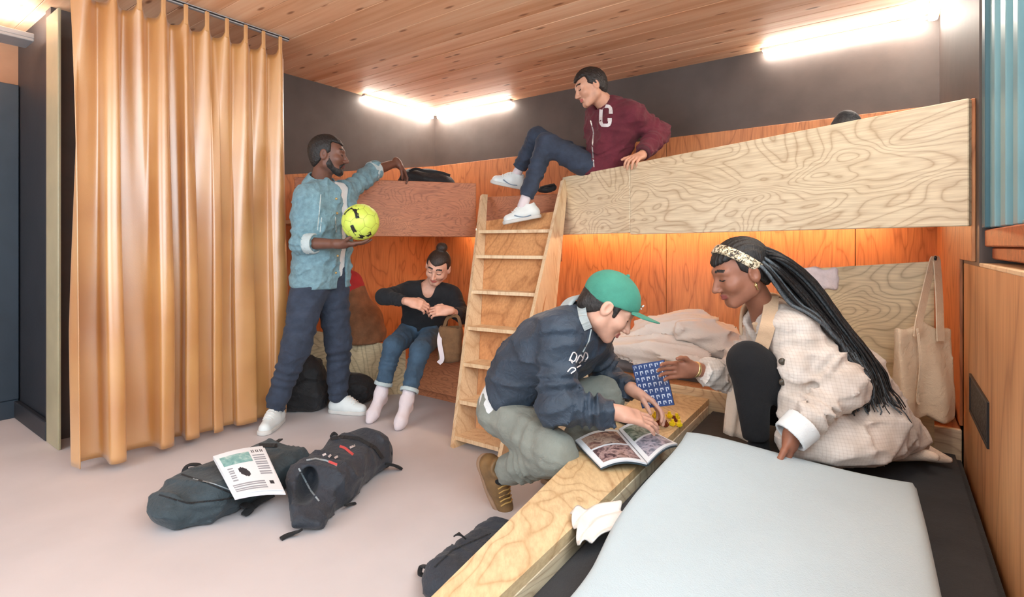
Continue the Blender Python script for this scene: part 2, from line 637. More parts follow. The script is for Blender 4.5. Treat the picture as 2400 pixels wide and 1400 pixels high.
# linear lamp over the corridor: metal channel that shines upwards
M['alu'] = plain('aluminium', srgb(190, 190, 192), 0.35, 0.04, 10, 0.02, metal=0.4)
M['led'] = emit('led_white', (1.0, 0.92, 0.82, 1), 40.0)
M['led_cool'] = emit('led_corridor', (1.0, 0.96, 0.9, 1), 34.0)
M['led_warm'] = emit('led_warm', (1.0, 0.64, 0.32, 1), 30.0)
lamp = thing('corridor_lamp', 'aluminium uplight channel under the ceiling at the upper left corner', 'lamp', R(-4.1, 0.3, 2.3))
rbox('channel', -4.20, -4.02, -1.2, 0.84, 2.30, 2.318, M['alu'], lamp, bev=0.003)
rbox('channel_lip', -4.03, -4.02, -1.2, 0.84, 2.318, 2.345, M['alu'], lamp, bev=0.002)
rbox('led_strip', -4.17, -4.06, -1.1, 0.8, 2.318, 2.326, M['led_cool'], lamp, bev=0)
rbox('hanger', -4.12, -4.10, 0.60, 0.62, 2.326, CEIL, M['alu'], lamp, bev=0.002)


# LED tubes tucked under the ceiling edge
def led(label, u0, u1, v0, v1):
    t = thing('ceiling_light', label, 'light', R((u0 + u1) / 2, (v0 + v1) / 2, CEIL - 0.05), 'light tubes along the ceiling edge')
    du, dv = (0.0, 0.012) if abs(u1 - u0) > abs(v1 - v0) else (0.012, 0.0)
    rbox('housing', u0 - (0.012 if du == 0 else 0), u1 + (0.012 if du == 0 else 0), v0 - (0.012 if dv == 0 else 0), v1 + (0.012 if dv == 0 else 0), CEIL - 0.016, CEIL - 0.0005, M['alu'], t, bev=0.001)
    rbox('diffuser', u0, u1, v0, v1, CEIL - 0.05, CEIL - 0.017, M['led'], t, bev=0.008)
    return t


def u_at(x, v):
    k = (x - CX) / FPX
    d = v / (VX * k + VY)
    return (UX * k + UY) * d


def v_at(x, u):
    k = (x - CX) / FPX
    d = u / (UX * k + UY)
    return (VX * k + VY) * d


led('glowing light tube on the back wall running right from the far corner', UL + 0.075, u_at(1195, VB - 0.04), VB - 0.055, VB - 0.012)
led('glowing light tube on the left wall ending in the far corner', UL + 0.015, UL + 0.058, v_at(855, UL + 0.04), VB - 0.075)
led('long glowing light tube on the back wall above the right bunk', u_at(1790, VB - 0.04), UR - 0.07, VB - 0.055, VB - 0.012)
led('glowing light tube above the window pier at the right', UR - 0.058, UR - 0.012, 1.2, VB - 0.075)

# ------------------------------------------------------------------ built-in bunk
def xy(p):
    return (p[0], p[1])


TOPZ, BOTZ = 1.612, 1.195
PR0 = px(1318, 416, 3.80)      # right front panel, left end
PR1 = px(2270, 231, 1.765)     # right end at the wall
PL0 = px(690, 410, 3.72)       # left front panel
PL1 = px(1116, 428, 4.12)
bunk = thing('bunk_bed', 'built-in plywood corner bunk with upper and lower berth and slanted fronts', 'bunk bed', R(-1.8, 3.3, 0))
dirR = Vector((PR1[0] - PR0[0], PR1[1] - PR0[1], 0)).normalized()
LR = (Vector((PR1[0], PR1[1], 0)) - Vector((PR0[0], PR0[1], 0))).length
mid = np.array(xy(PR0)) + np.array([dirR.x, dirR.y]) * LR * 0.30
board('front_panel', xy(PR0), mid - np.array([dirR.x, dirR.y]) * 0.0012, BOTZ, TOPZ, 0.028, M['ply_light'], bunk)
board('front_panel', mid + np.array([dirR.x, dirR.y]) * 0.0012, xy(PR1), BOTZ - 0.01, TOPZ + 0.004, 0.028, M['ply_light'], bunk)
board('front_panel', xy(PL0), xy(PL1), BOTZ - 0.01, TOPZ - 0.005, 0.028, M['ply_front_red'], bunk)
nR = Vector((-dirR.y, dirR.x, 0)) * 0.03
dirL = Vector((PL1[0] - PL0[0], PL1[1] - PL0[1], 0)).normalized()
nL = Vector((-dirL.y, dirL.x, 0)) * 0.03
plat = [(PL0[0] + nL.x, PL0[1] + nL.y), (PL1[0] + nL.x, PL1[1] + nL.y), (PR0[0] + nR.x, PR0[1] + nR.y), (PR1[0] + nR.x - .02, PR1[1] + nR.y)] + rpoly([(UR - 0.005, VB - 0.03), (UL + 0.03, VB - 0.03), (UL + 0.03, 2.0)])
prism('upper_platform', plat, 1.275, 1.30, M['ply_red'], bunk)
# narrow panel closing the gap behind the ladder head
board('ladder_head_panel', (PL1[0] + .02, PL1[1] + 0.03), (PR0[0] + 0.0, PR0[1] + 0.05), 1.0, 1.50, 0.02, M['ply_front_red'], bunk)
# lower berth
SEAT = 0.385
VF = 2.73
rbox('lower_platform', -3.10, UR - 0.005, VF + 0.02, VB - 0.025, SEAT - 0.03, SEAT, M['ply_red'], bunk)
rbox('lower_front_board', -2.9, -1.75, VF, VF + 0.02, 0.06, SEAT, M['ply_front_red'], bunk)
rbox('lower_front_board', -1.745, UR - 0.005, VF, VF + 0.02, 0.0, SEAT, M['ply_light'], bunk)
rbox('toe_kick', -2.9, -1.75, VF + 0.04, VF + 0.06, 0.0, 0.07, M['ply_front_red'], bunk)
eA, eB = R(-3.6, 2.05), R(-2.96, VF)
en = Vector((-(eB - eA).y, (eB - eA).x, 0)).normalized() * 0.02
prism('lower_end_board', [xy(eA), xy(eB), xy(eB + en), xy(eA + en)], 0.0, [0.56, 0.345, 0.345, 0.56], M['ply_swirl'], bunk)
# half-height guard of the lower berth behind the squatting person
g0 = u_at(1845, VF)
g1 = u_at(2190, VF - 0.024)
pts = [xy(R(g0, VF - 0.024)), xy(R(UR - 0.005, VF - 0.024)), xy(R(UR - 0.005, VF - 0.002)), xy(R(g0, VF - 0.002))]
gm = mesh_obj('guard_panel', [(0, 0, .2), (g1 - g0, 0, .2), (g1 - g0, .022, .2), (0, .022, .2),
                              (0, 0, 1.005), (g1 - g0, 0, 1.055), (g1 - g0, .022, 1.055), (0, .022, 1.005)],
              [(3, 2, 1, 0), (4, 5, 6, 7), (0, 1, 5, 4), (1, 2, 6, 5), (2, 3, 7, 6), (3, 0, 4, 7)], M['ply_swirl'],
              matrix=frame_mat(R(g0, VF - 0.024), (UX, UY, 0), (VX, VY, 0), (0, 0, 1)))
set_parent(gm, bunk)
rbox('light_strip', -2.3, 0.0, VB - 0.20, VB - 0.17, 1.255, 1.273, M['led_warm'], bunk, bev=0)
rbox('light_strip', -3.4, -2.45, VB - 0.20, VB - 0.17, 1.255, 1.273, M['led_warm'], bunk, bev=0)
# round finger hole with a dark cup
pc = px(1060, 878, 3.69)
bm = bmesh.new()
bmesh.ops.create_cone(bm, cap_ends=True, segments=20, radius1=0.035, radius2=0.035, depth=0.006)
hole = bm_obj('finger_hole', bm, M['wall_black'], bunk, frame_mat(R(-2.02, VF - 0.003, 0.20), (UX, UY, 0), (0, 0, 1), (-VX, -VY, 0)))

# ------------------------------------------------------------------ ladder
ladder = thing('ladder', 'pale plywood ladder with flat treads leaning against the corner bunk', 'ladder', pz(1110, 1050, 0))
LB, LT = pz(1062, 1052, 0), px(1131, 455, 4.02)
RB, RT = pz(1163, 1082, 0), px(1314, 424, 3.77)


def stringer(name, B, T, depth, inner, th, mat, B2=None):
    """side board of the ladder: front edge from B to T, runs back by depth"""
    back = np.array([depth[0], depth[1], 0.0])
    ax = T - B
    n = np.cross(ax, back)
    n /= np.linalg.norm(n)
    if np.dot(n, inner) < 0:
        n = -n
    B2 = B + back if B2 is None else B2
    T2 = T + back * 0.35
    V = [B, B2, T2, T]
    V = [np.array(p) for p in V] + [np.array(p) - n * th for p in V]
    Fs = [(0, 1, 2, 3), (7, 6, 5, 4), (0, 4, 5, 1), (1, 5, 6, 2), (2, 6, 7, 3), (3, 7, 4, 0)]
    return mesh_obj(name, V, Fs, mat, ladder)


wdir = (RT - LT) / np.linalg.norm(RT - LT)
bk = np.array([VX * .15 + 0.02, VY * .15])
stringer('side_rail', LB, LT, bk, wdir, 0.028, M['ply_ladder'])
stringer('side_rail', RB, RT, bk, -wdir, 0.028, M['ply_ladder'], np.array([(1268 - CX) * 3.2 / FPX, 3.2, 0.0]))
for i, yy in enumerate((540, 598, 680, 765, 850, 938, 1022)):
    # height of the tread from its pixel row on the left rail
    best = min(np.linspace(0, 1, 400), key=lambda t: abs(CY - ((LB + (LT - LB) * t)[2] - CAMH) * FPX / (LB + (LT - LB) * t)[1] - yy))
    a = LB + (LT - LB) * best
    c_ = RB + (RT - RB) * best
    c_[2] = a[2]
    wv = (c_ - a) / np.linalg.norm(c_ - a)
    fw = np.array([bk[0], bk[1], 0])
    A, B = a - fw * 0.02 + wv * 0.004, c_ - fw * 0.02 - wv * 0.004
    D = fw * (1.05 if i else 2.2)
    th = 0.022
    V = [A, B, B + D - wv * 0.055 * (1.05 if i else 2.2), A + D]
    V = [p - np.array([0, 0, th]) for p in V] + V
    mesh_obj('tread', V, [(3, 2, 1, 0), (4, 5, 6, 7), (0, 1, 5, 4), (1, 2, 6, 5), (2, 3, 7, 6), (3, 0, 4, 7)], M['ply_ladder'], ladder)
fw = np.array([bk[0], bk[1], 0])
B0, B1, T0, T1 = LB + fw * 1.02, RB + fw * 1.02, LT + fw * 0.36, RT + fw * 0.36
tcut = 0.86
T0, T1 = B0 + (T0 - B0) * tcut, B1 + (T1 - B1) * tcut
V = [B0, B1, T1, T0]
nb = np.cross(B1 - B0, T0 - B0)
nb = nb / np.linalg.norm(nb) * 0.014
V = V + [p + nb * (1 if nb[1] > 0 else -1) for p in V]
mesh_obj('back_board', V, [(0, 1, 2, 3), (7, 6, 5, 4), (0, 4, 5, 1), (1, 5, 6, 2), (2, 6, 7, 3), (3, 7, 4, 0)], M['ply_side'], ladder)

# ------------------------------------------------------------------ low platform bed
PT = 0.345
pbed = thing('platform_bed', 'low plywood platform bed frame with wide slanted front rail', 'bed frame', R(-0.6, 1.6, 0))
l0, l1 = pz(1010, 1400, PT), pz(1330, 1085, PT)
r0, r1 = pz(1169, 1400, PT), pz(1660, 937, PT)


def to_v(p, q, v):
    f = lambda s: s[0] * VX + s[1] * VY
    t = (v - f(p)) / (f(q) - f(p))
    return p + (q - p) * t


L_far, R_far = to_v(l0, l1, VF - 0.004), to_v(r0, r1, VF - 0.004)
L_near, R_near = l0 + (l0 - l1) * 0.55, r0 + (r0 - r1) * 0.3
nw = Vector((R_near[0] - L_near[0], R_near[1] - L_near[1], 0)).normalized()
rail = prism('front_rail', [xy(L_near), xy(R_near), xy(R_far), xy(L_far)], PT - 0.03, PT, M['ply_rail'], pbed)
sd = Vector((L_far[0] - L_near[0], L_far[1] - L_near[1], 0)).normalized()
board('side_board', np.array(xy(L_near)) + np.array([nw.x, nw.y]) * .01, np.array(xy(L_far)) + np.array([nw.x, nw.y]) * .01 - np.array([sd.x, sd.y]) * .02, 0.0, PT - 0.031, 0.02, M['ply_rail'], pbed, side=-1)
board('inner_board', np.array(xy(R_near)), np.array(xy(R_far)) - np.array([sd.x, sd.y]) * .02, 0.0, PT - 0.031, 0.02, M['ply_light'], pbed, side=1)

MT = 0.30
M['mattress'] = cloth('mattress_black', srgb(46, 47, 50), 0.2, 300, 0.9, 0.25)
sr = Vector((R_far[0] - R_near[0], R_far[1] - R_near[1], 0)).normalized()
off = Vector((sr.y, -sr.x, 0)) * 0.012
mp_ = [(R_near[0] + off.x, R_near[1] + off.y), xy(R(UR - 0.012, 0.0)), xy(R(UR - 0.012, VF - 0.035)), (R_far[0] + off.x - VX * .03, R_far[1] + off.y - VY * .03)]
mat_o = prism('mattress', mp_, 0.02, MT, M['mattress'], bev=0.018)
tag(mat_o, 'charcoal mattress filling the low platform bed under the white duvet', 'mattress')
# lower-berth mattress
M['mattress2'] = cloth('mattress_grey', srgb(120, 122, 128), 0.15, 300, 0.9, 0.25)
lm = rbox('mattress', -1.55, UR - 0.02, VF + 0.1, VB - 0.04, SEAT + 0.001, SEAT + 0.075, M['mattress2'], bev=0.02, seg=2, smooth=True)
tag(lm, 'thin grey mattress on the lower berth beneath the white pillows', 'mattress')
um = prism('mattress', [tuple(np.array(q) * 1.0) for q in [(PR0[0] + nR.x * 3 + .1, PR0[1] + nR.y * 3), (PR1[0] + nR.x * 2 - .06, PR1[1] + nR.y * 2)] + rpoly([(UR - 0.05, VB - 0.06), (-2.0, VB - 0.06)])], 1.302, 1.40, M['mattress2'], bev=0.02)
tag(um, 'grey mattress lying on the upper berth behind the pale front panel', 'mattress')
# ------------------------------------------------------------------ implicit-surface modelling
def smin(a, b, k):
    h = np.clip(0.5 + 0.5 * (b - a) / k, 0, 1)
    return b + (a - b) * h - k * h * (1 - h)


def smax(a, b, k):
    return -smin(-a, -b, k)


def rc(p, a, b, r1, r2, folds=0.0, nf=6, ph=0.0):
    """tapered capsule; folds adds ring-like cloth folds along the axis"""
    a, b = np.asarray(a, np.float32), np.asarray(b, np.float32)
    ba = b - a
    pa = p - a
    t = np.clip((pa @ ba) / (ba @ ba + 1e-12), 0, 1)
    q = pa - t[:, None] * ba
    d = np.sqrt((q * q).sum(1)) - (r1 + (r2 - r1) * t)
    if folds:
        d = d - folds * np.sin(6.283 * nf * t + ph + 26 * (q @ np.array([.7, -.4, .6], np.float32)) + 2.2 * np.sin(9 * t + ph)) * (0.4 + 0.6 * np.abs(np.sin(5 * t + ph)))
    return d


def ell(p, c, r, Rm=None):
    q = p - np.asarray(c, np.float32)
    if Rm is not None:
        q = q @ np.asarray(Rm, np.float32)
    r = np.asarray(r, np.float32)
    k0 = np.sqrt(((q / r) ** 2).sum(1)) + 1e-9
    k1 = np.sqrt(((q / r ** 2) ** 2).sum(1)) + 1e-9
    return k0 * (k0 - 1) / k1


def sbox(p, c, h, r=0.0, Rm=None):
    q = p - np.asarray(c, np.float32)
    if Rm is not None:
        q = q @ np.asarray(Rm, np.float32)
    q = np.abs(q) - (np.asarray(h, np.float32) - r)
    return np.sqrt((np.maximum(q, 0) ** 2).sum(1)) + np.minimum(q.max(1), 0) - r


def plane(p, c, n):
    n = np.asarray(n, np.float32)
    n = n / np.linalg.norm(n)
    return (p - np.asarray(c, np.float32)) @ n


def ring(p, a, b, r1, r2, t):
    """hollow tapered band around axis a->b (collars, cuffs)"""
    a, b = np.asarray(a, np.float32), np.asarray(b, np.float32)
    L = np.linalg.norm(b - a)
    ax = (b - a) / L
    h = (p - a) @ ax
    q = p - a - h[:, None] * ax
    tt = np.clip(h / L, 0, 1)
    d = np.abs(np.sqrt((q * q).sum(1)) - (r1 + (r2 - r1) * tt)) - t
    return smax(d, np.abs(h - L / 2) - L / 2, 0.006)


_K = [np.random.default_rng(5 + i).normal(size=3) for i in range(8)]


def wrinkle(p, f=18.0, seed=0.0):
    """cheap smooth ridged noise in about -1..1"""
    s = np.zeros(len(p), np.float32)
    w = np.sin(p @ (_K[0] * f * 0.5).astype(np.float32) + seed) + np.sin(p @ (_K[1] * f * 0.5).astype(np.float32) + 1.3 + seed)
    for i in range(2, 6):
        s += np.sin(p @ (_K[i] * f * (0.7 + 0.25 * i)).astype(np.float32) + 1.4 * w + seed * i)
    return s / 4


def crease(p, f=30.0, seed=0.0):
    """sharp cloth creases, about -0.4..0.6"""
    w = np.sin(p @ (_K[0] * f * 0.25).astype(np.float32) + seed) + np.sin(p @ (_K[1] * f * 0.3).astype(np.float32) + 1.3 + 2 * seed)
    s = np.zeros(len(p), np.float32)
    for i, k in enumerate((2, 5, 6)):
        s += (1 - np.abs(np.sin(p @ (_K[k] * f * (0.35 + 0.12 * i)).astype(np.float32) + 1.5 * w + seed * (i + 1)))) ** 2.5
    return s / 3 * 1.4 - 0.35


def surface(fn, lo, hi, h):
    """naive surface nets on fn over the box lo..hi with cell h -> V, F"""
    lo, hi = np.asarray(lo, float), np.asarray(hi, float)
    n = np.maximum(np.ceil((hi - lo) / h).astype(int) + 1, 3)
    ax = [lo[i] + h * np.arange(n[i]) for i in range(3)]
    G = np.stack(np.meshgrid(*ax, indexing='ij'), -1).reshape(-1, 3).astype(np.float32)
    D = np.empty(len(G), np.float32)
    CH = 400000
    for i in range(0, len(G), CH):
        D[i:i + CH] = fn(G[i:i + CH])
    D = D.reshape(n)
    D[0] = D[-1] = 1; D[:, 0] = D[:, -1] = 1; D[:, :, 0] = D[:, :, -1] = 1
    S = D < 0
    m = n - 1
    cnt = np.zeros(m, np.int8)
    pos = np.zeros(tuple(m) + (3,), np.float32)
    for e in range(3):
        o = [i for i in range(3) if i != e]
        for a in (0, 1):
            for b in (0, 1):
                s0 = [slice(0, m[i]) for i in range(3)]
                s0[o[0]] = slice(a, a + m[o[0]])
                s0[o[1]] = slice(b, b + m[o[1]])
                s1 = list(s0)
                s1[e] = slice(1, 1 + m[e])
                d0, d1 = D[tuple(s0)], D[tuple(s1)]
                x = (d0 < 0) != (d1 < 0)
                t = np.where(x, d0 / np.where(x, d0 - d1, 1), 0)
                cnt += x
                pos[..., e] += np.where(x, t, 0)
                pos[..., o[0]] += np.where(x, a, 0)
                pos[..., o[1]] += np.where(x, b, 0)
    act = cnt > 0
    idx = -np.ones(m, np.int64)
    k = int(act.sum())
    idx[act] = np.arange(k)
    ijk = np.argwhere(act)
    V = lo + h * (ijk + pos[act] / cnt[act][:, None])
    Fs = []
    for e in range(3):
        o = [(e + 1) % 3, (e + 2) % 3]
        s0 = [slice(1, m[i]) for i in range(3)]
        s0[e] = slice(0, m[e])
        s1 = list(s0)
        s1[e] = slice(1, m[e] + 1)
        a, b = S[tuple(s0)], S[tuple(s1)]
        for flip, x in ((False, a & ~b), (True, ~a & b)):
            c = np.argwhere(x)
            if not len(c):
                continue
            for i in range(3):
                if i != e:
                    c[:, i] += 1
            q = []
            for da, db in ((1, 1), (0, 1), (0, 0), (1, 0)):
                cc = c.copy()
                cc[:, o[0]] -= da
                cc[:, o[1]] -= db
                q.append(idx[cc[:, 0], cc[:, 1], cc[:, 2]])
            q = np.stack(q, 1)
            Fs.append(q[:, ::-1] if flip else q)
    Fq = np.concatenate(Fs)
    Fq = Fq[(Fq >= 0).all(1)]
    # light smoothing
    E = np.concatenate([Fq[:, [0, 1]], Fq[:, [1, 2]], Fq[:, [2, 3]], Fq[:, [3, 0]]])
    for _ in range(1):
        acc = np.zeros_like(V)
        ct = np.zeros(len(V))
        np.add.at(acc, E[:, 0], V[E[:, 1]])
        np.add.at(ct, E[:, 0], 1)
        V = 0.5 * V + 0.5 * acc / np.maximum(ct, 1)[:, None]
    return V, Fq


def blob(name, fn, lo, hi, h, mat, parent=None, mats=None, paint=None, smooth=True):
    V, Fq = surface(fn, lo, hi, h)
    fm = None
    if paint is not None:
        fm = paint(V[Fq].mean(1))
    return np_mesh(name, V, Fq, mat, parent, smooth, mats, fm)


def bounds(pts, pad):
    P = np.asarray(pts, float)
    return P.min(0) - pad, P.max(0) + pad


def unit(v):
    v = np.asarray(v, float)
    return v / (np.linalg.norm(v) + 1e-12)


def lerp(a, b, t):
    return np.asarray(a) * (1 - t) + np.asarray(b) * t


# ------------------------------------------------------------------ heads
class Head:
    """local frame: x = the person's right, y = forward, z = up; centre = middle of the skull"""

    def __init__(self, c, fwd, up, scale=1.0):
        self.c = np.asarray(c, float)
        f = unit(fwd)
        u = unit(np.asarray(up, float) - f * np.dot(f, up))
        r = np.cross(f, u)
        self.A = np.stack([r, f, u], 1)      # columns
        self.s = scale

    def w(self, q):
        return self.c + self.A @ (np.asarray(q, float) * self.s)

    def l(self, p):
        return ((p - self.c.astype(np.float32)) @ self.A.astype(np.float32)) / np.float32(self.s)


def sym(p):
    q = p.copy()
    q[:, 0] = np.abs(q[:, 0])
    return q


def head_sdf(q, fem=False):
    s = sym(q)
    jw = 0.046 if fem else 0.052
    d = ell(q, (0, -0.014, 0.032), (0.074, 0.096, 0.087))
    d = smin(d, ell(q, (0, 0.026, -0.018), (0.060, 0.068, 0.082)), 0.03)
    d = smin(d, rc(s, (jw, 0.0, -0.056), (0.014, 0.066, -0.092), 0.022, 0.019), 0.03)
    d = smin(d, rc(s, (jw + .006, -0.002, -0.015), (jw, 0.0, -0.056), 0.020, 0.02), 0.025)
    d = smin(d, ell(s, (0.041, 0.058, -0.022), (0.024, 0.026, 0.022)), 0.025)          # cheekbone
    d = smin(d, rc(s, (0.0, 0.083, 0.034), (0.042, 0.070, 0.030), 0.011, 0.010), 0.018)  # brow
    d = smax(d, -(np.sqrt(((s - np.array([0.031, 0.101, 0.010], np.float32)) ** 2).sum(1)) - 0.017), 0.012)
    d = smin(d, ell(s, (0.031, 0.0745, 0.009), (0.0165, 0.0125, 0.0115)), 0.006)       # eyelids
    d = smin(d, rc(q, (0, 0.086, 0.018), (0, 0.112, -0.026), 0.0075, 0.0115), 0.012)     # nose
    d = smin(d, ell(s, (0.0115, 0.099, -0.031), (0.0085, 0.011, 0.008)), 0.006)
    d = smin(d, rc(s, (0.0, 0.0935, -0.052), (0.020, 0.084, -0.055), 0.0062, 0.004), 0.006)
    d = smin(d, rc(s, (0.0, 0.0925, -0.064), (0.018, 0.084, -0.061), 0.0072, 0.004), 0.006)
    d = smax(d, -(rc(s, (0.0, 0.101, -0.0578), (0.021, 0.089, -0.0575), 0.0022, 0.0015)), 0.003)
    e = ell(s, (0.083, -0.011, -0.003), (0.0105, 0.021, 0.033))
    e = smax(e, -ell(s, (0.094, -0.006, 0.0), (0.009, 0.011, 0.020)), 0.004)
    d = smin(d, e, 0.006)
    return d


def head_paint(H, mats_n=4):
    """material index: 0 skin, 1 lips, 2 brows"""
    def f(c):
        q = H.l(c.astype(np.float32))
        s = sym(q)
        m = np.zeros(len(c), int)
        lips = (np.abs(q[:, 2] + 0.058) < 0.0105 - 0.0065 * (s[:, 0] / 0.023) ** 2) & (s[:, 0] < 0.023) & (q[:, 1] > 0.075)
        br = (np.abs(q[:, 2] - (0.036 + 0.006 * np.sin(s[:, 0] * 60))) < 0.0048) & (s[:, 0] > 0.012) & (s[:, 0] < 0.050) & (q[:, 1] > 0.055)
        ex = (s[:, 0] - 0.031) / 0.0145
        lash = (np.abs(q[:, 2] - (0.0035 + 0.0035 * ex * ex)) < 0.0026) & (np.abs(ex) < 1) & (q[:, 1] > 0.06)
        m[lash] = 2
        m[lips] = 1
        m[br] = 2
        return m
    return f


def uv_sphere(c, r, n, m, axis):
    a = unit(axis)
    ref = np.array([0, 0, 1.0]) if abs(a[2]) < .9 else np.array([1.0, 0, 0])
    s = unit(np.cross(a, ref))
    t = np.cross(s, a)
    V = []
    for i in range(m + 1):
        th = 0.02 + (math.pi - 0.04) * i / m
        for j in range(n):
            ph = 2 * math.pi * j / n
            V.append(c + r * (math.cos(th) * a + math.sin(th) * (math.cos(ph) * s + math.sin(ph) * t)))
    Fq = [(i * n + j, i * n + (j + 1) % n, (i + 1) * n + (j + 1) % n, (i + 1) * n + j) for i in range(m) for j in range(n)]
    return np.array(V), np.array(Fq)[:, ::-1]


# ------------------------------------------------------------------ hands
class Hand:
    """wrist w, d = direction to the fingers, n = palm-facing direction, t = thumb side"""

    def __init__(self, w, d, n, t, curl=(0.35, 0.5, 0.35), spread=0.06, thumb=(0.5, 0.3), s=1.0, curls=None, fore=None, r0=0.029):
        self.w = np.asarray(w, float)
        d = unit(d)
        n = unit(np.asarray(n, float) - d * np.dot(n, d))
        tt = np.cross(n, d)
        if np.dot(tt, t) < 0:
            tt = -tt
        self.d, self.n, self.t, self.s = d, n, tt, s
        self.ch = []
        P = lambda a, b, c: self.w + s * (a * d + b * tt + c * n)
        self.P = P
        offs = (0.030, 0.010, -0.010, -0.029)
        base = (0.090, 0.094, 0.090, 0.082)
        lens = ((.040, .024, .020), (.045, .028, .022), (.041, .026, .021), (.032, .020, .019))
        for i in range(4):
            cu = curls[i] if curls else curl
            p = P(base[i], offs[i], 0.004)
            a = 0.0
            sp = spread * (1.5 - i)
            segs = []
            for k in range(3):
                a += cu[k]
                dr = math.cos(a) * d + math.sin(a) * n
                dr = unit(dr + tt * sp * math.cos(a))
                q = p + s * lens[i][k] * dr
                r = (0.0094, 0.0086, 0.0078, 0.0068)
                segs.append((p, q, r[k] * s, r[k + 1] * s))
                p = q
            self.ch.append(segs)
        # thumb
        p = P(0.022, 0.026, 0.006)
        a, b = thumb
        d1 = unit(0.75 * d + 0.75 * tt + a * n)
        d2 = unit(0.95 * d + (0.55 - b) * tt + (a + b * 0.6) * n)
        d3 = unit(1.0 * d + (0.30 - b) * tt + (a + b) * n)
        segs = []
        for dr, L, ra, rb in ((d1, .042, .0135, .0115), (d2, .032, .0112, .0098), (d3, .026, .0098, .0080)):
            q = p + s * L * dr
            segs.append((p, q, ra * s, rb * s))
            p = q
        self.ch.append(segs)
        self.fore = fore
        self.r0 = r0

    def sdf(self, p):
        s = self.s
        Rm = np.stack([self.t, self.d, self.n], 1)
        d = sbox(p, self.P(0.052, 0.0, 0.0), (0.039 * s, 0.042 * s, 0.0125 * s), 0.012 * s, Rm)
        d = smin(d, ell(p, self.P(0.035, 0.024, 0.008), (0.018 * s, 0.03 * s, 0.015 * s), Rm), 0.012)
        d = smin(d, rc(p, self.P(-0.02, 0, 0), self.P(0.03, 0, 0), 0.024 * s, 0.026 * s), 0.02)
        if self.fore is not None:
            d = smin(d, rc(p, self.w, self.fore, 0.026 * s, self.r0 * s), 0.02)
        fd = None
        for segs in self.ch:
            g = None
            for a, b, r1, r2 in segs:
                e = rc(p, a, b, r1, r2)
                g = e if g is None else smin(g, e, 0.004)
            fd = g if fd is None else np.minimum(fd, g)
        return smin(d, fd, 0.008)

    def pts(self):
        L = [self.w, self.w + self.n * .03, self.w - self.n * .03]
        if self.fore is not None:
            L.append(self.fore)
        for segs in self.ch:
            for a, b, *_ in segs:
                L += [a, b]
        return L


def hand_nails(h):
    """short nails: small flat discs on the back of the finger tips"""
    out = []
    for segs in h.ch:
        a, b, r1, r2 = segs[2]
        ax = unit(b - a)
        bn = unit(-h.n - ax * np.dot(-h.n, ax))
        out.append((lerp(a, b, 0.75) + bn * r2 * 0.95, ax, bn))
    return out


# ------------------------------------------------------------------ bodies
def torso_sdf(p, J, g=0.0, slim=1.0, drop=0.0):
    sL, sR, hL, hR, nk = J['shL'], J['shR'], J['hipL'], J['hipR'], J['neck']
    ch = J.get('chestfwd', 0)
    aL, aR = lerp(sL, sR, 0.17), lerp(sL, sR, 0.83)
    w = J.get('waistoff', np.zeros(3))
    wL, wR = lerp(aL, hL, 0.58) * 0.86 + 0.14 * lerp(aR, hR, 0.58) + w, lerp(aR, hR, 0.58) * 0.86 + 0.14 * lerp(aL, hL, 0.58) + w
    r1, r2, r3 = 0.088 * slim + g, 0.094 * slim + g, 0.106 * slim + g
    cL, cR = lerp(aL, wL, 0.42), lerp(aR, wR, 0.42)
    rcst = 0.102 * slim + g
    d = rc(p, sL, sR, 0.058 * slim + g, 0.058 * slim + g)
    for a, c, b, h in ((aL, cL, wL, hL), (aR, cR, wR, hR)):
        d = smin(d, rc(p, a, c, r1 * 0.85, rcst), 0.05)
        d = smin(d, rc(p, c, b, rcst, r2), 0.05)
        h2 = lerp(h, lerp(hL, hR, .5), 0.15)
        d = smin(d, rc(p, b, h2 - np.array([0, 0, drop]), r2, r3), 0.05)
    mid = lerp(hL, hR, .5)
    d = smin(d, rc(p, lerp(aL, aR, .5), lerp(wL, wR, .5), 0.09 * slim + g, 0.1 * slim + g), 0.05)
    d = smin(d, rc(p, lerp(wL, wR, .5), mid, 0.1 * slim + g, 0.1 * slim + g), 0.05)
    d = smin(d, rc(p, nk, lerp(sL, sR, .5), 0.055 + g * .6, 0.07 + g), 0.06)
    return d


def arm_sdf(p, J, s, g=0.0, slim=1.0, folds=0.0, end=1.0, ph=0.0):
    sh, el, wr = J['sh' + s], J['el' + s], J['wr' + s]
    d = rc(p, sh, el, 0.056 * slim + g, 0.044 * slim + g, folds, 4, ph)
    we = lerp(el, wr, end)
    re = (0.044 + (0.028 - 0.044) * end) * slim + g * 0.9
    d2 = rc(p, el, we, 0.045 * slim + g, re, folds, 5, ph + 1)
    ax = unit(wr - el)
    d2 = smax(d2, plane(p, we, ax), 0.008)
    return smin(d, d2, 0.03)


def leg_sdf(p, J, s, g=0.0, slim=1.0, folds=0.0, end=1.0, hem=None, ph=0.0, k=0.035):
    hp, kn, an = J['hip' + s], J['kn' + s], J['an' + s]
    d = rc(p, hp, kn, 0.088 * slim + g, 0.060 * slim + g, folds * 0.8, 4, ph)
    ae = lerp(kn, an, end)
    re = hem if hem is not None else 0.042 * slim + g
    d2 = rc(p, kn, ae, 0.060 * slim + g, re, folds, 6, ph + 2)
    d2 = smax(d2, plane(p, ae, unit(an - kn)), 0.006)
    return smin(d, d2, k)


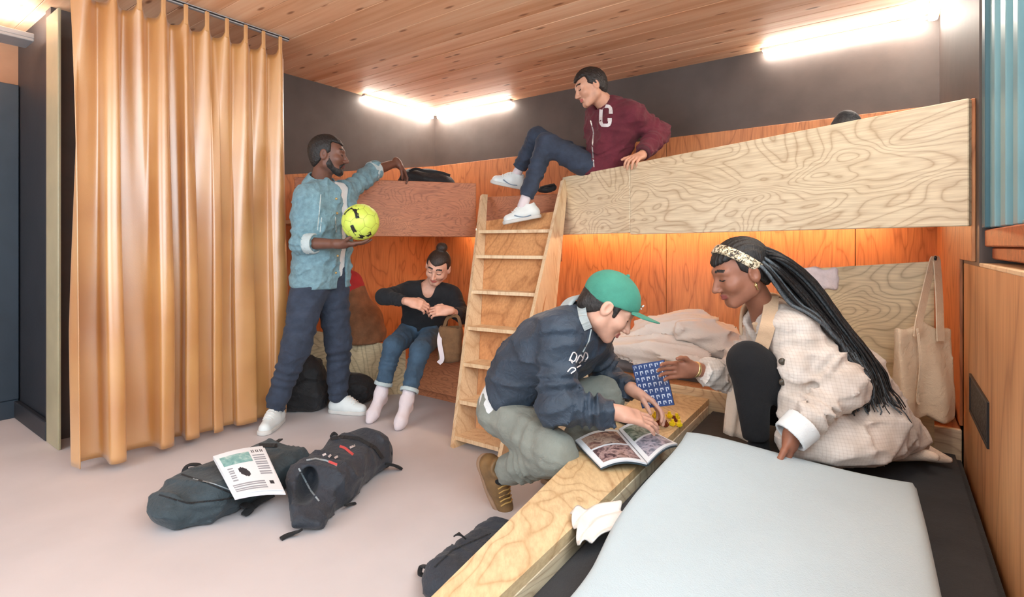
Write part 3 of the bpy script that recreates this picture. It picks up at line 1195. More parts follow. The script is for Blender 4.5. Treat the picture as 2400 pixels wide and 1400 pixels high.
def check(J, who):
    L = lambda a, b: round(float(np.linalg.norm(J[a] - J[b])), 3)
    out = [who]
    for s in 'LR':
        for a, b in (('sh', 'el'), ('el', 'wr'), ('hip', 'kn'), ('kn', 'an')):
            if a + s in J and b + s in J:
                out.append(f'{a}{s}-{b}{s} {L(a + s, b + s)}')
    out += [f"shW {L('shL', 'shR')}", f"hipW {L('hipL', 'hipR')}", f"neck-hip {round(float(np.linalg.norm(J['neck'] - (J['hipL'] + J['hipR']) / 2)), 3)}"]
    print('CHK', ' | '.join(out))


class Person:
    def __init__(self, label, loc):
        self.o = thing('person', label, 'person', loc)

    def body(self, J, H, hands, skin, brow, fem=False, slim=1.0, bare=None):
        """one skin mesh: head with neck, trunk, limbs and five-fingered hands"""
        Vs, Fs, Ms = [], [], []
        off = 0
        nb = J['neck']
        n0 = H.w((0, -0.022, -0.05))
        nr = 0.046 if fem else 0.056

        def fhead(p):
            d = head_sdf(H.l(p), fem) * H.s
            d = smin(d, rc(p, n0, nb, nr, nr + 0.008), 0.02)
            return smin(d, torso_sdf(p, J, -0.012, slim), 0.03)
        lo, hi = bounds([H.w((sx * .085, sy * .125, sz * .125)) for sx in (-1, 1) for sy in (-1, 1) for sz in (-1, 1)] + [nb, nb + np.array([0, 0, -.1])], 0.01)
        V, Fq = surface(fhead, lo, hi, 0.0034)
        Vs.append(V); Fs.append(Fq + off); Ms.append(head_paint(H)(V[Fq].mean(1))); off += len(V)

        def fbody(p):
            d = torso_sdf(p, J, -0.015, slim)
            for s in 'LR':
                d = smin(d, arm_sdf(p, J, s, -0.006, slim), 0.03)
                d = smin(d, leg_sdf(p, J, s, -0.012, slim), 0.03)
            return smin(d, rc(p, n0, nb, nr - .004, nr), 0.03)
        lo, hi = bounds([J[k] for k in J if np.shape(J[k]) == (3,) and k not in ('waistoff',)], 0.13)
        V, Fq = surface(fbody, lo, hi, 0.018)
        Vs.append(V); Fs.append(Fq + off); Ms.append(np.zeros(len(Fq), int)); off += len(V)
        for h in hands:
            lo, hi = bounds(h.pts(), 0.035)
            V, Fq = surface(h.sdf, lo, hi, 0.0034)
            Vs.append(V); Fs.append(Fq + off); Ms.append(np.zeros(len(Fq), int)); off += len(V)
        np_mesh('body', np.concatenate(Vs), np.concatenate(Fs), None, self.o, True, [skin, M['lip_' + skin.name], brow], np.concatenate(Ms))

    def wear(self, name, fn, pts, pad, h, mat, mats=None, paint=None):
        lo, hi = bounds(pts, pad)
        return blob(name, fn, lo, hi, h, mat, self.o, mats, paint)


def skin_mat(name, col, lip):
    m, nt, b = new_mat(name)
    c = coords(nt)
    n = noise(nt, c, 30, 4)
    r = ramp(nt, [(0.3, tuple(x * 0.9 for x in col[:3]) + (1,)), (0.7, tuple(min(1, x * 1.08) for x in col[:3]) + (1,))])
    nt.links.new(n.outputs[0], r.inputs[0])
    nt.links.new(r.outputs[0], b.inputs['Base Color'])
    b.inputs['Roughness'].default_value = 0.5
    b.inputs['Subsurface Weight'].default_value = 0.08
    b.inputs['Subsurface Radius'].default_value = (0.012, 0.005, 0.003)
    M[name] = m
    M['lip_' + name] = plain('lip_' + name, lip, 0.45, 0.05)
    return m


skin_mat('skin_deep', srgb(112, 74, 60), srgb(104, 58, 54))
skin_mat('skin_brown', srgb(150, 98, 76), srgb(140, 72, 66))
skin_mat('skin_fair', srgb(214, 164, 142), srgb(184, 104, 98))
skin_mat('skin_tan', srgb(206, 154, 128), srgb(176, 96, 88))
skin_mat('skin_rosy', srgb(218, 164, 140), srgb(196, 106, 96))
M['eye_white'] = plain('eye_white', srgb(226, 220, 214), 0.25, 0.02, 10, 0)
M['eye_dark'] = plain('eye_dark', srgb(34, 24, 20), 0.15, 0.02, 10, 0)


def hair_mat(name, col, st=160):
    m, nt, b = new_mat(name)
    c = coords(nt, (1, 1, 0.35))
    n = noise(nt, c, st, 3, 0.6)
    r = ramp(nt, [(0.35, tuple(x * 0.5 for x in col[:3]) + (1,)), (0.7, tuple(min(1, x * 1.6) for x in col[:3]) + (1,))])
    nt.links.new(n.outputs[0], r.inputs[0])
    nt.links.new(r.outputs[0], b.inputs['Base Color'])
    b.inputs['Roughness'].default_value = 0.55
    bump(nt, b, n.outputs[0], 0.6, 0.006)
    M[name] = m
    return m


hair_mat('hair_black', srgb(30, 27, 27))
hair_mat('hair_brown', srgb(46, 32, 26))
hair_mat('hair_dark', srgb(36, 30, 28))


def hair_cap(q, thick=0.012, fore=0.066, temple=0.030, ear=0.0, soft=0.022):
    """short hair: a shell over the skull, cut at forehead, temple, round the ear and at the nape"""
    d = ell(q, (0, -0.016, 0.034), (0.076 + thick, 0.098 + thick, 0.088 + thick))
    d = smin(d, ell(q, (0, -0.03, -0.02), (0.062 + thick * .5, 0.07 + thick * .5, 0.075)), 0.03)
    s = sym(q)
    k1 = q[:, 2] - (fore + 0.25 * (s[:, 0] - 0.03))
    k2 = np.minimum(temple - 0.10 * (0.06 - s[:, 0]) - q[:, 1], (q[:, 2] - ear - 1.0 * q[:, 1] + 0.012) * 0.7)
    return smax(d, -smax(k1, k2, 0.012), soft)


# ------------------------------------------------------------------ shoes
def shoe_frame(ank, toe_dir, up, sole_h=0.085):
    f = unit(toe_dir)
    u = unit(np.asarray(up, float) - f * np.dot(f, up))
    r = np.cross(f, u)
    return np.asarray(ank, float) - u * sole_h, np.stack([r, f, u], 1)


def make_shoe(parent, ank, toe_dir, up, upper, sole, lace, s=1.0, high=0.0, name='shoe', stripe=None, laces=4, sole_h=0.085):
    """sneaker in its own frame: y to the toe, z up from the sole"""
    o, A = shoe_frame(ank, toe_dir, up, sole_h)

    def loc(p):
        return ((p - o.astype(np.float32)) @ A.astype(np.float32)) / np.float32(s)

    def f_up(p):
        q = loc(p)
        d = rc(q, (0, -0.055, 0.045), (0, 0.03, 0.05), 0.040, 0.043)
        d = smin(d, rc(q, (0, 0.03, 0.048), (0, 0.135, 0.030), 0.044, 0.036), 0.03)
        d = smin(d, rc(q, (0, -0.03, 0.05), (0, -0.028, 0.088 + high), 0.042, 0.043), 0.03)
        d = smin(d, rc(q, (0, 0.02, 0.085), (0, 0.055, 0.075), 0.028, 0.026), 0.03)
        d = smax(d, q[:, 2] - (0.098 + high) - 0.25 * np.abs(q[:, 1] + .03), 0.006)
        return smax(d, 0.016 - q[:, 2], 0.004) * s

    def f_sole(p):
        q = loc(p)
        w = 0.043 + 0.006 * np.sin(np.clip((q[:, 1] + 0.02) / 0.15, 0, 1) * math.pi)
        a = np.clip(q[:, 1], -0.055, 0.137)
        d = np.sqrt(q[:, 0] ** 2 + (q[:, 1] - a) ** 2) - w
        z = np.abs(q[:, 2] - 0.013) - 0.013
        return smax(d, z, 0.006) * s
    c8 = [o + A @ (np.array([sx, sy, sz]) * s) for sx in (-.06, .06) for sy in (-.12, .2) for sz in (-.01, .13 + high)]
    lo, hi = bounds(c8, 0.0)
    sh = blob(name, f_up, lo, hi, 0.0045 * s, upper, parent)
    blob('sole', f_sole, lo, hi, 0.0045 * s, sole, sh)
    if lace is not None:
        paths = []
        for i in range(laces):
            y = 0.045 + i * 0.018
            zc = 0.111 - i * 0.0085 - (0.004 if i > 1 else 0)
            pts = [(-0.030, y, zc - 0.014), (-0.012, y + .003, zc), (0.012, y - .003, zc), (0.030, y, zc - 0.014)]
            paths.append([o + A @ (np.array(p) * s) for p in pts])
        tubes('lace', paths, 0.0032 * s, lace, sh)
    if stripe is not None:
        for sx in (-1, 1):
            pts = [(-.02, .030), (.02, .026), (.06, .034), (.095, .050)]
            P = [o + A @ (np.array([sx * (0.0445 - 0.00 * i), y, z]) * s) for i, (y, z) in enumerate(pts)]
            tubes('side_stripe', [spline(P, 5)], 0.0042 * s, stripe, sh)
    return sh
# ------------------------------------------------------------------ people
M['denim_light'] = cloth('denim_light', srgb(116, 150, 162), 0.24, 500, 0.85, 0.7, 34)
M['denim_cuff'] = cloth('denim_cuff', srgb(186, 200, 202), 0.15, 500, 0.85, 0.4, 16)
M['denim_dark'] = cloth('denim_dark', srgb(50, 60, 78), 0.3, 500, 0.85, 0.6, 14)
M['denim_blue'] = cloth('denim_blue', srgb(58, 82, 104), 0.3, 500, 0.85, 0.6, 14)
M['white_cloth'] = cloth('white_cotton', srgb(226, 230, 232), 0.05, 500, 0.85, 0.4)
M['sock'] = cloth('white_sock', srgb(226, 214, 218), 0.06, 600, 0.9, 0.4)
M['shoe_white'] = plain('shoe_leather_white', srgb(222, 228, 228), 0.45, 0.04, 20, 0.08)
M['shoe_sole'] = plain('shoe_sole_white', srgb(206, 204, 200), 0.6, 0.05, 20, 0.08)
M['lace_white'] = plain('lace_white', srgb(236, 236, 232), 0.7, 0.03)
M['lace_tan'] = plain('lace_tan', srgb(190, 150, 86), 0.7, 0.05)
M['grey_stripe'] = plain('grey_stripe', srgb(120, 140, 160), 0.5, 0.05)
M['black_knit'] = cloth('black_knit', srgb(26, 28, 33), 0.2, 500, 0.9, 0.4)
M['maroon'] = cloth('maroon_wool', srgb(100, 34, 48), 0.22, 350, 0.9, 0.5, 14)
M['maroon_rib'] = cloth('maroon_rib', srgb(74, 26, 38), 0.2, 350, 0.9, 0.5, 14)
M['letter_white'] = cloth('letter_felt', srgb(226, 220, 220), 0.05, 300, 0.9, 0.2)
M['navy_jacket'] = cloth('navy_satin', srgb(46, 60, 76), 0.25, 500, 0.5, 0.7, 12, 0.05)
M['rib_grey'] = cloth('rib_grey', srgb(170, 180, 182), 0.08, 400, 0.9, 0.3)
M['chino'] = cloth('chino_grey_green', srgb(134, 138, 130), 0.18, 500, 0.88, 0.6, 10)
M['cap_green'] = cloth('cap_green', srgb(66, 142, 122), 0.15, 500, 0.8, 0.3, 12)
M['boot'] = plain('boot_leather', srgb(122, 92, 56), 0.55, 0.2, 25, 0.15)
M['boot_sole'] = plain('boot_sole', srgb(150, 120, 96), 0.7, 0.1, 20, 0.1)
M['leggings'] = cloth('black_leggings', srgb(16, 16, 20), 0.2, 500, 0.95, 0.2)
M['cream'] = cloth('cream_cotton', srgb(230, 208, 188), 0.06, 400, 0.9, 0.5)
M['gold'] = plain('gold', srgb(214, 186, 130), 0.3, 0.05, 10, 0, 0.8)
M['button_dark'] = plain('button_dark', srgb(70, 62, 52), 0.35, 0.1, 30, 0)


def coat_mat():
    m, nt, b = new_mat('cream_check_wool')
    c = coords(nt)
    sep = nd(nt, 'ShaderNodeSeparateXYZ')
    nt.links.new(c.outputs[0], sep.inputs[0])
    acc = None
    for ax, sc in ((0, 95), (2, 95)):
        v = math_n(nt, 'PINGPONG', math_n(nt, 'MULTIPLY', sep.outputs[ax], sc), 0.5)
        v = math_n(nt, 'LESS_THAN', v, 0.12)
        acc = v if acc is None else math_n(nt, 'ADD', acc, v)
    n = noise(nt, c, 14, 4)
    r = ramp(nt, [(0.3, srgb(196, 182, 170)), (0.7, srgb(222, 212, 204))])
    nt.links.new(n.outputs[0], r.inputs[0])
    col = mixc(nt, math_n(nt, 'MULTIPLY', acc, 0.14), r.outputs[0], srgb(150, 128, 116))
    nt.links.new(col, b.inputs['Base Color'])
    b.inputs['Roughness'].default_value = 0.8
    b.inputs['Sheen Weight'].default_value = 0.2
    wr_n = noise(nt, c, 24, 3, 0.5, 0.8)
    bump(nt, b, wr_n.outputs[0], 0.3, 0.012)
    return m


M['coat'] = coat_mat()


def trace(fn, x, y, d0, d1):
    """depth at which the photo ray (x, y) first meets fn"""
    ds = np.arange(d0, d1, 0.004)
    P = np.stack([px(x, y, d) for d in ds]).astype(np.float32)
    v = fn(P)
    k = np.argmax(v < 0)
    return ds[k] if v[k] < 0 else None


def decal(name, strokes, width, fn, d0, d1, mat, parent, lift=0.004):
    """ribbons laid on a garment, given as photo polylines"""
    VV, FF, off = [], [], 0
    for S in strokes:
        S = np.asarray(S, float)
        seg = np.linalg.norm(np.diff(S, axis=0), axis=1)
        n = max(2, int(seg.sum() / 4))
        t = np.concatenate([[0], np.cumsum(seg)]) / seg.sum()
        tt = np.linspace(0, 1, n)
        P = np.stack([np.interp(tt, t, S[:, i]) for i in (0, 1)], 1)
        T = np.gradient(P, axis=0)
        T /= np.linalg.norm(T, axis=1)[:, None] + 1e-9
        Nn = np.stack([-T[:, 1], T[:, 0]], 1) * width / 2
        rows = []
        for a, q in zip(P, Nn):
            r = []
            for p2 in (a + q, a - q):
                d = trace(fn, p2[0], p2[1], d0, d1)
                if d is None:
                    continue
                r.append((px(p2[0], p2[1], d - lift), px(p2[0], p2[1], d + 0.002)))
            if len(r) == 2:
                rows.append(r)
        if len(rows) < 2:
            continue
        for i, r in enumerate(rows):
            VV += [r[0][0], r[1][0], r[0][1], r[1][1]]
            if i:
                b, c = off + 4 * (i - 1), off + 4 * i
                FF += [(b, b + 1, c + 1, c), (b + 2, b, c, c + 2), (b + 1, b + 3, c + 3, c + 1)]
        FF += [(off, off + 2, off + 3, off + 1)]
        e = off + 4 * (len(rows) - 1)
        FF += [(e, e + 1, e + 3, e + 2)]
        off += 4 * len(rows)
    return mesh_obj(name, VV, FF, mat, parent)


def disc(name, c, n, r, th, mat, parent, seg=14):
    bm = bmesh.new()
    bmesh.ops.create_cone(bm, cap_ends=True, segments=seg, radius1=r, radius2=r * 0.92, depth=th)
    q = Vector(n).to_track_quat('Z', 'Y').to_matrix().to_4x4()
    q.translation = Vector(c)
    return bm_obj(name, bm, mat, parent, q, True)


# ---------------------------------------------------------------- standing man with the ball
def man_standing():
    J = dict(neck=px(750, 432, 3.36), shR=px(722, 468, 3.22), shL=px(806, 456, 3.50),
             elR=px(706, 570, 3.20), wrR=px(797, 572, 3.11), elL=px(878, 400, 3.74), wrL=px(931, 381, 3.90),
             hipR=px(728, 664, 3.31), hipL=px(776, 656, 3.45), knR=px(694, 812, 3.22), anR=px(645, 955, 3.26),
             knL=px(793, 798, 3.45), anL=px(792, 936, 3.50))
    check(J, 'standing')
    P = Person('standing man in a pale denim jacket holding a lime ball beside the curtain', pz(720, 985, 0))
    H = Head(px(770, 366, 3.30), (1, 0.12, -0.06), (0.02, 0, 1), 1.04)
    hR = Hand(J['wrR'], (1, 0.12, -0.02), (-0.05, 0.1, 1), (0, -1, 0), (0.10, 0.22, 0.22), 0.10, (0.45, 0.1), fore=J['elR'], r0=0.042)
    hL = Hand(J['wrL'], (0.42, 0.45, -0.62), (-0.5, -0.1, -0.6), (0.3, -1, 0), (0.25, 0.45, 0.35), 0.05, (0.4, 0.3), fore=J['elL'], r0=0.042)
    P.body(J, H, [hR, hL], M['skin_deep'], M['hair_black'])
    loc = H.l
    P.wear('hair', lambda p: hair_cap(loc(p), 0.010, 0.072, 0.026, 0.004, 0.012) + 0.0025 * wrinkle(p, 140), [H.c], 0.14, 0.0042, M['hair_black'])

    def beard(p):
        q = loc(p)
        s = sym(q)
        d = smin(rc(s, (0.050, 0.012, -0.056), (0.012, 0.066, -0.094), 0.025, 0.025), rc(s, (0.060, 0.016, -0.012), (0.052, 0.012, -0.05), 0.014, 0.023), 0.02)
        d = smin(d, rc(s, (0.0, 0.091, -0.044), (0.026, 0.080, -0.060), 0.0075, 0.010), 0.012)
        d = smax(d, -ell(q, (0, 0.104, -0.058), (0.019, 0.024, 0.0075)), 0.004)
        return d + 0.0012 * wrinkle(p, 240)
    P.wear('beard', beard, [H.c + H.A @ np.array([0, .03, -.06])], 0.11, 0.0042, M['hair_black'])
    tee = lambda p: smax(torso_sdf(p, J, 0.006), J['hipR'][2] + 0.03 - p[:, 2], 0.01)
    tee2 = lambda p: smax(tee(p), -rc(p, J['neck'] + [.02, -.02, .06], J['neck'] + [.05, -.05, -.02], 0.075, 0.055), 0.01)
    P.wear('tshirt', tee2, [J['shL'], J['shR'], J['hipL'], J['hipR']], 0.14, 0.010, M['white_cloth'])
    left = unit((J['shL'] - J['shR']) * [1, 1, 0])
    fwd = np.array([left[1], -left[0], 0.0])
    cen = (J['hipL'] + J['hipR'] + J['shL'] + J['shR']) / 4
    zc = J['hipR'][2] - 0.03

    def jacket(p):
        d = torso_sdf(p, J, 0.030)
        d = d - 0.006 * wrinkle(p, 16, 1.0) - 0.020 * crease(p, 28, 1.0)
        d = smax(d, zc - 0.10 * np.clip((p - cen) @ fwd.astype(np.float32), -.1, .2) - p[:, 2], 0.012)
        d = smax(d, -(d + 0.022), 0.004)
        lat = (p - cen.astype(np.float32)) @ left.astype(np.float32) - 0.045
        fr = (p - cen.astype(np.float32)) @ fwd.astype(np.float32)
        wid = 0.030 + 0.30 * np.maximum(p[:, 2] - 1.40, 0) + 0.05 * np.maximum(1.0 - p[:, 2], 0)
        d = smax(d, -smax(np.abs(lat) - wid, -fr, 0.01), 0.006)
        d = smax(d, -rc(p, J['neck'] + [0, 0, -0.015], J['neck'] + [.02, 0, .12], 0.066, 0.08), 0.008)
        a = arm_sdf(p, J, 'R', 0.022, 1.0, 0.007, 0.36, 0.4)
        a = np.minimum(a, smax(arm_sdf(p, J, 'L', 0.018, 1.0, 0.006, 0.10, 1.4), -torso_sdf(p, J, 0.0), 0.01))
        a = a - 0.018 * crease(p, 34, 2)
        return smin(d, a, 0.02)
    jk = P.wear('denim_jacket', jacket, [J[k] for k in ('shL', 'shR', 'elR', 'elL', 'hipL', 'hipR', 'wrR')], 0.16, 0.0085, M['denim_light'])
    nb = J['neck']
    top = unit(H.c - nb)

    def collar(p):
        d = ring(p, nb - top * 0.030, nb + top * 0.050, 0.105, 0.078, 0.006)
        fr = (p - nb.astype(np.float32)) @ fwd.astype(np.float32)
        lat = (p - nb.astype(np.float32)) @ left.astype(np.float32)
        return smax(d, -smax(np.abs(lat) - 0.035, -fr, .004), 0.006)
    c1 = blob('collar', collar, nb - 0.16, nb + 0.16, 0.006, M['denim_light'], jk)
    for s, e, r in (('R', 0.36, 0.058), ('L', 0.10, 0.062)):
        el, wr = J['el' + s], J['wr' + s]
        q = lerp(el, wr, e)
        ax = unit(wr - el)
        blob('cuff', lambda p: ring(p, q - ax * 0.055, q + ax * 0.008, r + .004, r - 0.002, 0.006), q - 0.11, q + 0.11, 0.006, M['denim_cuff'], jk)
    # seams, pocket flap and buttons
    tj = lambda p: jacket(p)
    decal('pocket_flap', [[(752, 493), (768, 497), (786, 499)], [(753, 499), (768, 504), (786, 506)]], 8, tj, 3.0, 3.7, M['denim_light'], jk, 0.006)
    decal('seam', [[(752, 455), (748, 500), (744, 540)], [(754, 510), (750, 545)], [(786, 508), (788, 545)]], 2.2, tj, 3.0, 3.7, M['denim_cuff'], jk, 0.004)
    for (bx, by) in ((794, 466), (796, 500), (797, 600), (793, 640)):
        d = trace(tj, bx - 6, by, 3.0, 3.7)
        if d:
            disc('button', px(bx - 6, by, d - 0.004), (0.3, -1, 0.1), 0.008, 0.006, M['gold'], jk)

    def jeans(p):
        d = smax(torso_sdf(p, J, 0.004), p[:, 2] - J['hipR'][2] - 0.10, 0.01)
        d = smax(d, J['hipR'][2] - 0.1 - p[:, 2], 0.02)
        a = smin(leg_sdf(p, J, 'R', 0.026, 1.0, 0.006, 0.99, 0.062, 0.3), leg_sdf(p, J, 'L', 0.024, 1.0, 0.006, 1.02, 0.060, 2.0), 0.015)
        return smin(d, a, 0.03) - 0.003 * wrinkle(p, 18, 3) - 0.011 * crease(p, 28, 3)
    P.wear('jeans', jeans, [J[k] for k in ('hipL', 'hipR', 'knR', 'knL', 'anR', 'anL')] + [J['hipL'] + [0, 0, .05]], 0.12, 0.009, M['denim_dark'])
    make_shoe(P.o, J['anR'] + [0, -0.01, 0.0], (0.05, -1, 0), (0, 0, 1), M['shoe_white'], M['shoe_sole'], M['lace_white'], 1.02, sole_h=J['anR'][2] / 1.0)
    make_shoe(P.o, J['anL'] + [0.03, 0, 0.0], (1, -0.22, 0), (0, 0, 1), M['shoe_white'], M['shoe_sole'], M['lace_white'], 1.02, sole_h=J['anL'][2])
    # watch-like thin bracelet and ball
    return J, hR


J1, h1 = man_standing()


# ---------------------------------------------------------------- seated woman with the bun
def woman_seated():
    J = dict(neck=px(1008, 676, 3.76), shR=px(957, 682, 3.74), shL=px(1060, 690, 3.78),
             elR=px(900, 696, 3.52), wrR=px(960, 708, 3.38), elL=px(1085, 742, 3.62), wrL=px(1052, 728, 3.41),
             hipR=px(962, 780, 3.86), hipL=px(1018, 782, 3.88), knR=px(921, 812, 3.47), anR=px(893, 922, 3.42),
             knL=px(984, 822, 3.42), anL=px(953, 940, 3.27))
    check(J, 'seated')
    P = Person('seated woman with a hair bun in black top, rolled jeans and white socks', R(-2.6, 2.6, 0))
    H = Head(px(1026, 628, 3.66), (-0.18, -0.9, -0.5), (0.22, -0.2, 1), 0.98)
    hR = Hand(J['wrR'], (1, 0.05, -0.28), (0.2, 0.7, -0.6), (0.2, 0.2, 1), (0.5, 0.7, 0.5), 0.04, (0.4, 0.3), 0.92, fore=J['elR'], r0=0.034)
    hL = Hand(J['wrL'], (-1, -0.12, -0.02), (0.1, 0.8, -0.5), (-0.1, 0.2, 1), (0.45, 0.6, 0.5), 0.04, (0.4, 0.3), 0.92, fore=J['elL'], r0=0.034)
    P.body(J, H, [hR, hL], M['skin_rosy'], M['hair_brown'], True, 0.86)

    def hair(p):
        q = H.l(p)
        d = hair_cap(q, 0.009, 0.066, 0.020, 0.010, 0.014)
        d = smin(d, ell(q, (0, -0.055, 0.140), (0.040, 0.040, 0.034)), 0.012)
        return d + 0.001 * wrinkle(p, 200)
    P.wear('hair', hair, [H.w((0, 0, .04))], 0.17, 0.0045, M['hair_brown'])

    def top(p):
        d = torso_sdf(p, J, 0.008, 0.86) - 0.008 * crease(p, 34, 2)
        d = smax(d, J['hipL'][2] - 0.015 - p[:, 2], 0.015)
        a = np.minimum(arm_sdf(p, J, 'R', 0.010, 0.9, 0.005, 0.80, 0), arm_sdf(p, J, 'L', 0.010, 0.9, 0.005, 0.62, 1))
        d = smin(d, a, 0.025)
        nb = J['neck']
        return smax(d, -rc(p, nb + [0, -.03, .05], nb + [-0.005, -.11, -0.055], 0.062, 0.030), 0.008)
    P.wear('black_top', top, [J[k] for k in ('shL', 'shR', 'elR', 'elL', 'hipL', 'hipR', 'wrR', 'wrL')], 0.13, 0.0085, M['black_knit'])

    def jeans(p):
        d = smax(torso_sdf(p, J, 0.002, 0.86), p[:, 2] - J['hipL'][2] - 0.06, 0.01)
        a = np.minimum(leg_sdf(p, J, 'R', 0.008, 0.9, 0.004, 0.82, 0.050, 0.3), leg_sdf(p, J, 'L', 0.008, 0.9, 0.004, 0.82, 0.050, 2.0))
        d = smin(d, smax(torso_sdf(p, J, 0.002, 0.86), p[:, 2] - 0.56, .01), 0.02)
        return smin(d, a, 0.03) - 0.009 * crease(p, 32, 3)
    P.wear('jeans', jeans, [J[k] for k in ('hipL', 'hipR', 'knR', 'knL', 'anR', 'anL')], 0.13, 0.0085, M['denim_blue'])
    for s, toe in (('R', pz(866, 986, 0.02)), ('L', pz(934, 1002, 0.02))):
        kn, an = J['kn' + s], J['an' + s]
        q = lerp(kn, an, 0.82)
        ax = unit(an - kn)
        blob('jeans_cuff', lambda p: ring(p, q - ax * 0.022, q + ax * 0.006, 0.054, 0.055, 0.005), q - 0.1, q + 0.1, 0.005, M['denim_cuff'], P.o)
        heel = an + np.array([0.0, 0.035, -0.05])

        def sock(p):
            d = rc(p, q, an, 0.040, 0.036)
            d = smin(d, rc(p, an, heel, 0.034, 0.030), 0.02)
            ball = lerp(an, toe, 0.72) + [0, 0, -0.01]
            d = smin(d, rc(p, an, ball, 0.036, 0.032), 0.03)
            d = smin(d, rc(p, heel, ball, 0.028, 0.028), 0.03)
            d = smin(d, rc(p, ball, toe, 0.034, 0.024), 0.03)
            return smax(d, 0.002 - p[:, 2], 0.006) - 0.0015 * wrinkle(p, 40)
        P.wear('sock', sock, [q, an, heel, toe], 0.06, 0.0055, M['sock'])
    # wristband and bracelet
    for w, e in ((J['wrL'], J['elL']), ):
        ax = unit(w - e)
        blob('wristband', lambda p: ring(p, w - ax * 0.03, w - ax * 0.018, 0.027, 0.027, 0.003), w - .06, w + .06, 0.004, M['button_dark'], P.o)
    return J


J2 = woman_seated()


# ---------------------------------------------------------------- man in maroon jacket on the upper berth
def man_bunk():
    J = dict(neck=px(1430, 254, 3.60), shL=px(1480, 272, 3.45), shR=px(1402, 268, 3.76),
             elL=px(1545, 312, 3.52), wrL=px(1502, 366, 3.24), elR=px(1408, 335, 3.90), wrR=px(1392, 362, 3.72),
             hipL=px(1402, 412, 3.60), hipR=px(1420, 405, 3.80), knL=px(1281, 337, 3.70), anL=px(1229, 472, 3.66),
             knR=px(1258, 322, 3.88), anR=px(1213, 404, 4.00))
    J['hipL'] = px(1410, 405, 3.60)
    check(J, 'bunk')
    P = Person('man in a maroon letter jacket sitting on the upper berth with dangling legs', R(-1.5, 3.3, 1.3))
    H = Head(px(1383, 207, 3.55), (-1, -0.22, -0.42), (-0.30, 0, 1), 1.03)
    hL = Hand(J['wrL'], (-0.50, -0.62, -0.20), (-0.1, 0.25, -1), (-0.7, 0.5, 0), (0.30, 0.75, 0.55), 0.08, (0.1, 0.1), fore=J['elL'], r0=0.04)
    hR = Hand(J['wrR'], (-0.4, -0.5, -0.2), (0.2, 0, -1), (0, -1, 0), (0.4, 0.5, 0.4), 0.05, (0.3, 0.3), fore=J['elR'], r0=0.04)
    P.body(J, H, [hL, hR], M['skin_tan'], M['hair_dark'])
    P.wear('hair', lambda p: hair_cap(H.l(p), 0.015, 0.070, 0.030, 0.006, 0.016) + 0.0035 * wrinkle(p, 105), [H.c], 0.145, 0.0042, M['hair_dark'])

    left = unit((J['shL'] - J['shR']) * [1, 1, 0])
    fwd = np.array([left[1], -left[0], 0.0])

    def jacket(p):
        d = torso_sdf(p, J, 0.030) - 0.004 * wrinkle(p, 15, 4) - 0.020 * crease(p, 26, 4)
        d = smax(d, J['hipL'][2] - 0.03 - p[:, 2], 0.02)
        a = smin(arm_sdf(p, J, 'L', 0.028, 1.0, 0.009, 0.88, 0.5), arm_sdf(p, J, 'R', 0.022, 1.0, 0.006, 0.85, 2.0), 0.01)
        d = smin(d, a - 0.020 * crease(p, 32, 5), 0.035)
        nb = J['neck']
        return smax(d, -rc(p, nb + np.array([-.03, -.01, .0]), nb + np.array([-.09, -.03, .06]), 0.058, 0.07), 0.01)
    jk = P.wear('letter_jacket', jacket, [J[k] for k in ('shL', 'shR', 'elL', 'elR', 'hipL', 'hipR', 'wrL', 'wrR', 'neck')], 0.15, 0.0085, M['maroon'])
    nb = J['neck']
    ax = unit(H.w((0, -0.03, -0.04)) - nb)
    blob('collar', lambda p: ring(p, nb - ax * 0.035, nb + ax * 0.03, 0.090, 0.078, 0.008), nb - 0.16, nb + 0.16, 0.006, M['maroon_rib'], jk)
    w, e = J['wrL'], J['elL']
    a2 = unit(w - e)
    q = lerp(e, w, 0.88)
    blob('cuff', lambda p: ring(p, q - a2 * 0.03, q + a2 * 0.022, 0.044, 0.037, 0.007), q - .1, q + .1, 0.005, M['maroon_rib'], jk)
    decal('letter_c', [[(1432, 262), (1431, 254), (1427, 249), (1414, 249), (1409, 254), (1408, 272), (1408, 288), (1412, 294), (1426, 294), (1429, 289), (1430, 280)],
                       [(1436, 263), (1427, 263)], [(1434, 281), (1424, 281)]], 8, jacket, 3.1, 3.9, M['letter_white'], jk, 0.012)
    decal('zip', [[(1384, 282), (1391, 310), (1388, 345), (1392, 392)]], 3, jacket, 3.1, 3.95, M['alu'], jk, 0.004)

    def jeans(p):
        d = smax(torso_sdf(p, J, 0.006), p[:, 2] - J['hipL'][2] - 0.05, 0.01)
        a = np.minimum(leg_sdf(p, J, 'L', 0.014, 1.0, 0.005, 0.93, 0.055, 0.3), leg_sdf(p, J, 'R', 0.012, 1.0, 0.005, 0.90, 0.054, 2.0))
        return smin(d, a, 0.03) - 0.010 * crease(p, 30, 5)
    P.wear('jeans', jeans, [J[k] for k in ('hipL', 'hipR', 'knR', 'knL', 'anR', 'anL')], 0.12, 0.0085, M['denim_dark'])
    make_shoe(P.o, J['anL'] + [0.0, 0, 0.0], (-1, -0.12, -0.20), (-0.1, 0, 1), M['shoe_white'], M['shoe_sole'], M['lace_white'], 1.0, 0.01, stripe=M['grey_stripe'], sole_h=0.135)
    make_shoe(P.o, J['anR'] + [-0.01, 0, 0.0], (-1, -0.25, 0.18), (0.25, -0.25, 1), M['shoe_white'], M['shoe_sole'], M['lace_white'], 1.0, 0.01, stripe=M['grey_stripe'], sole_h=0.12)
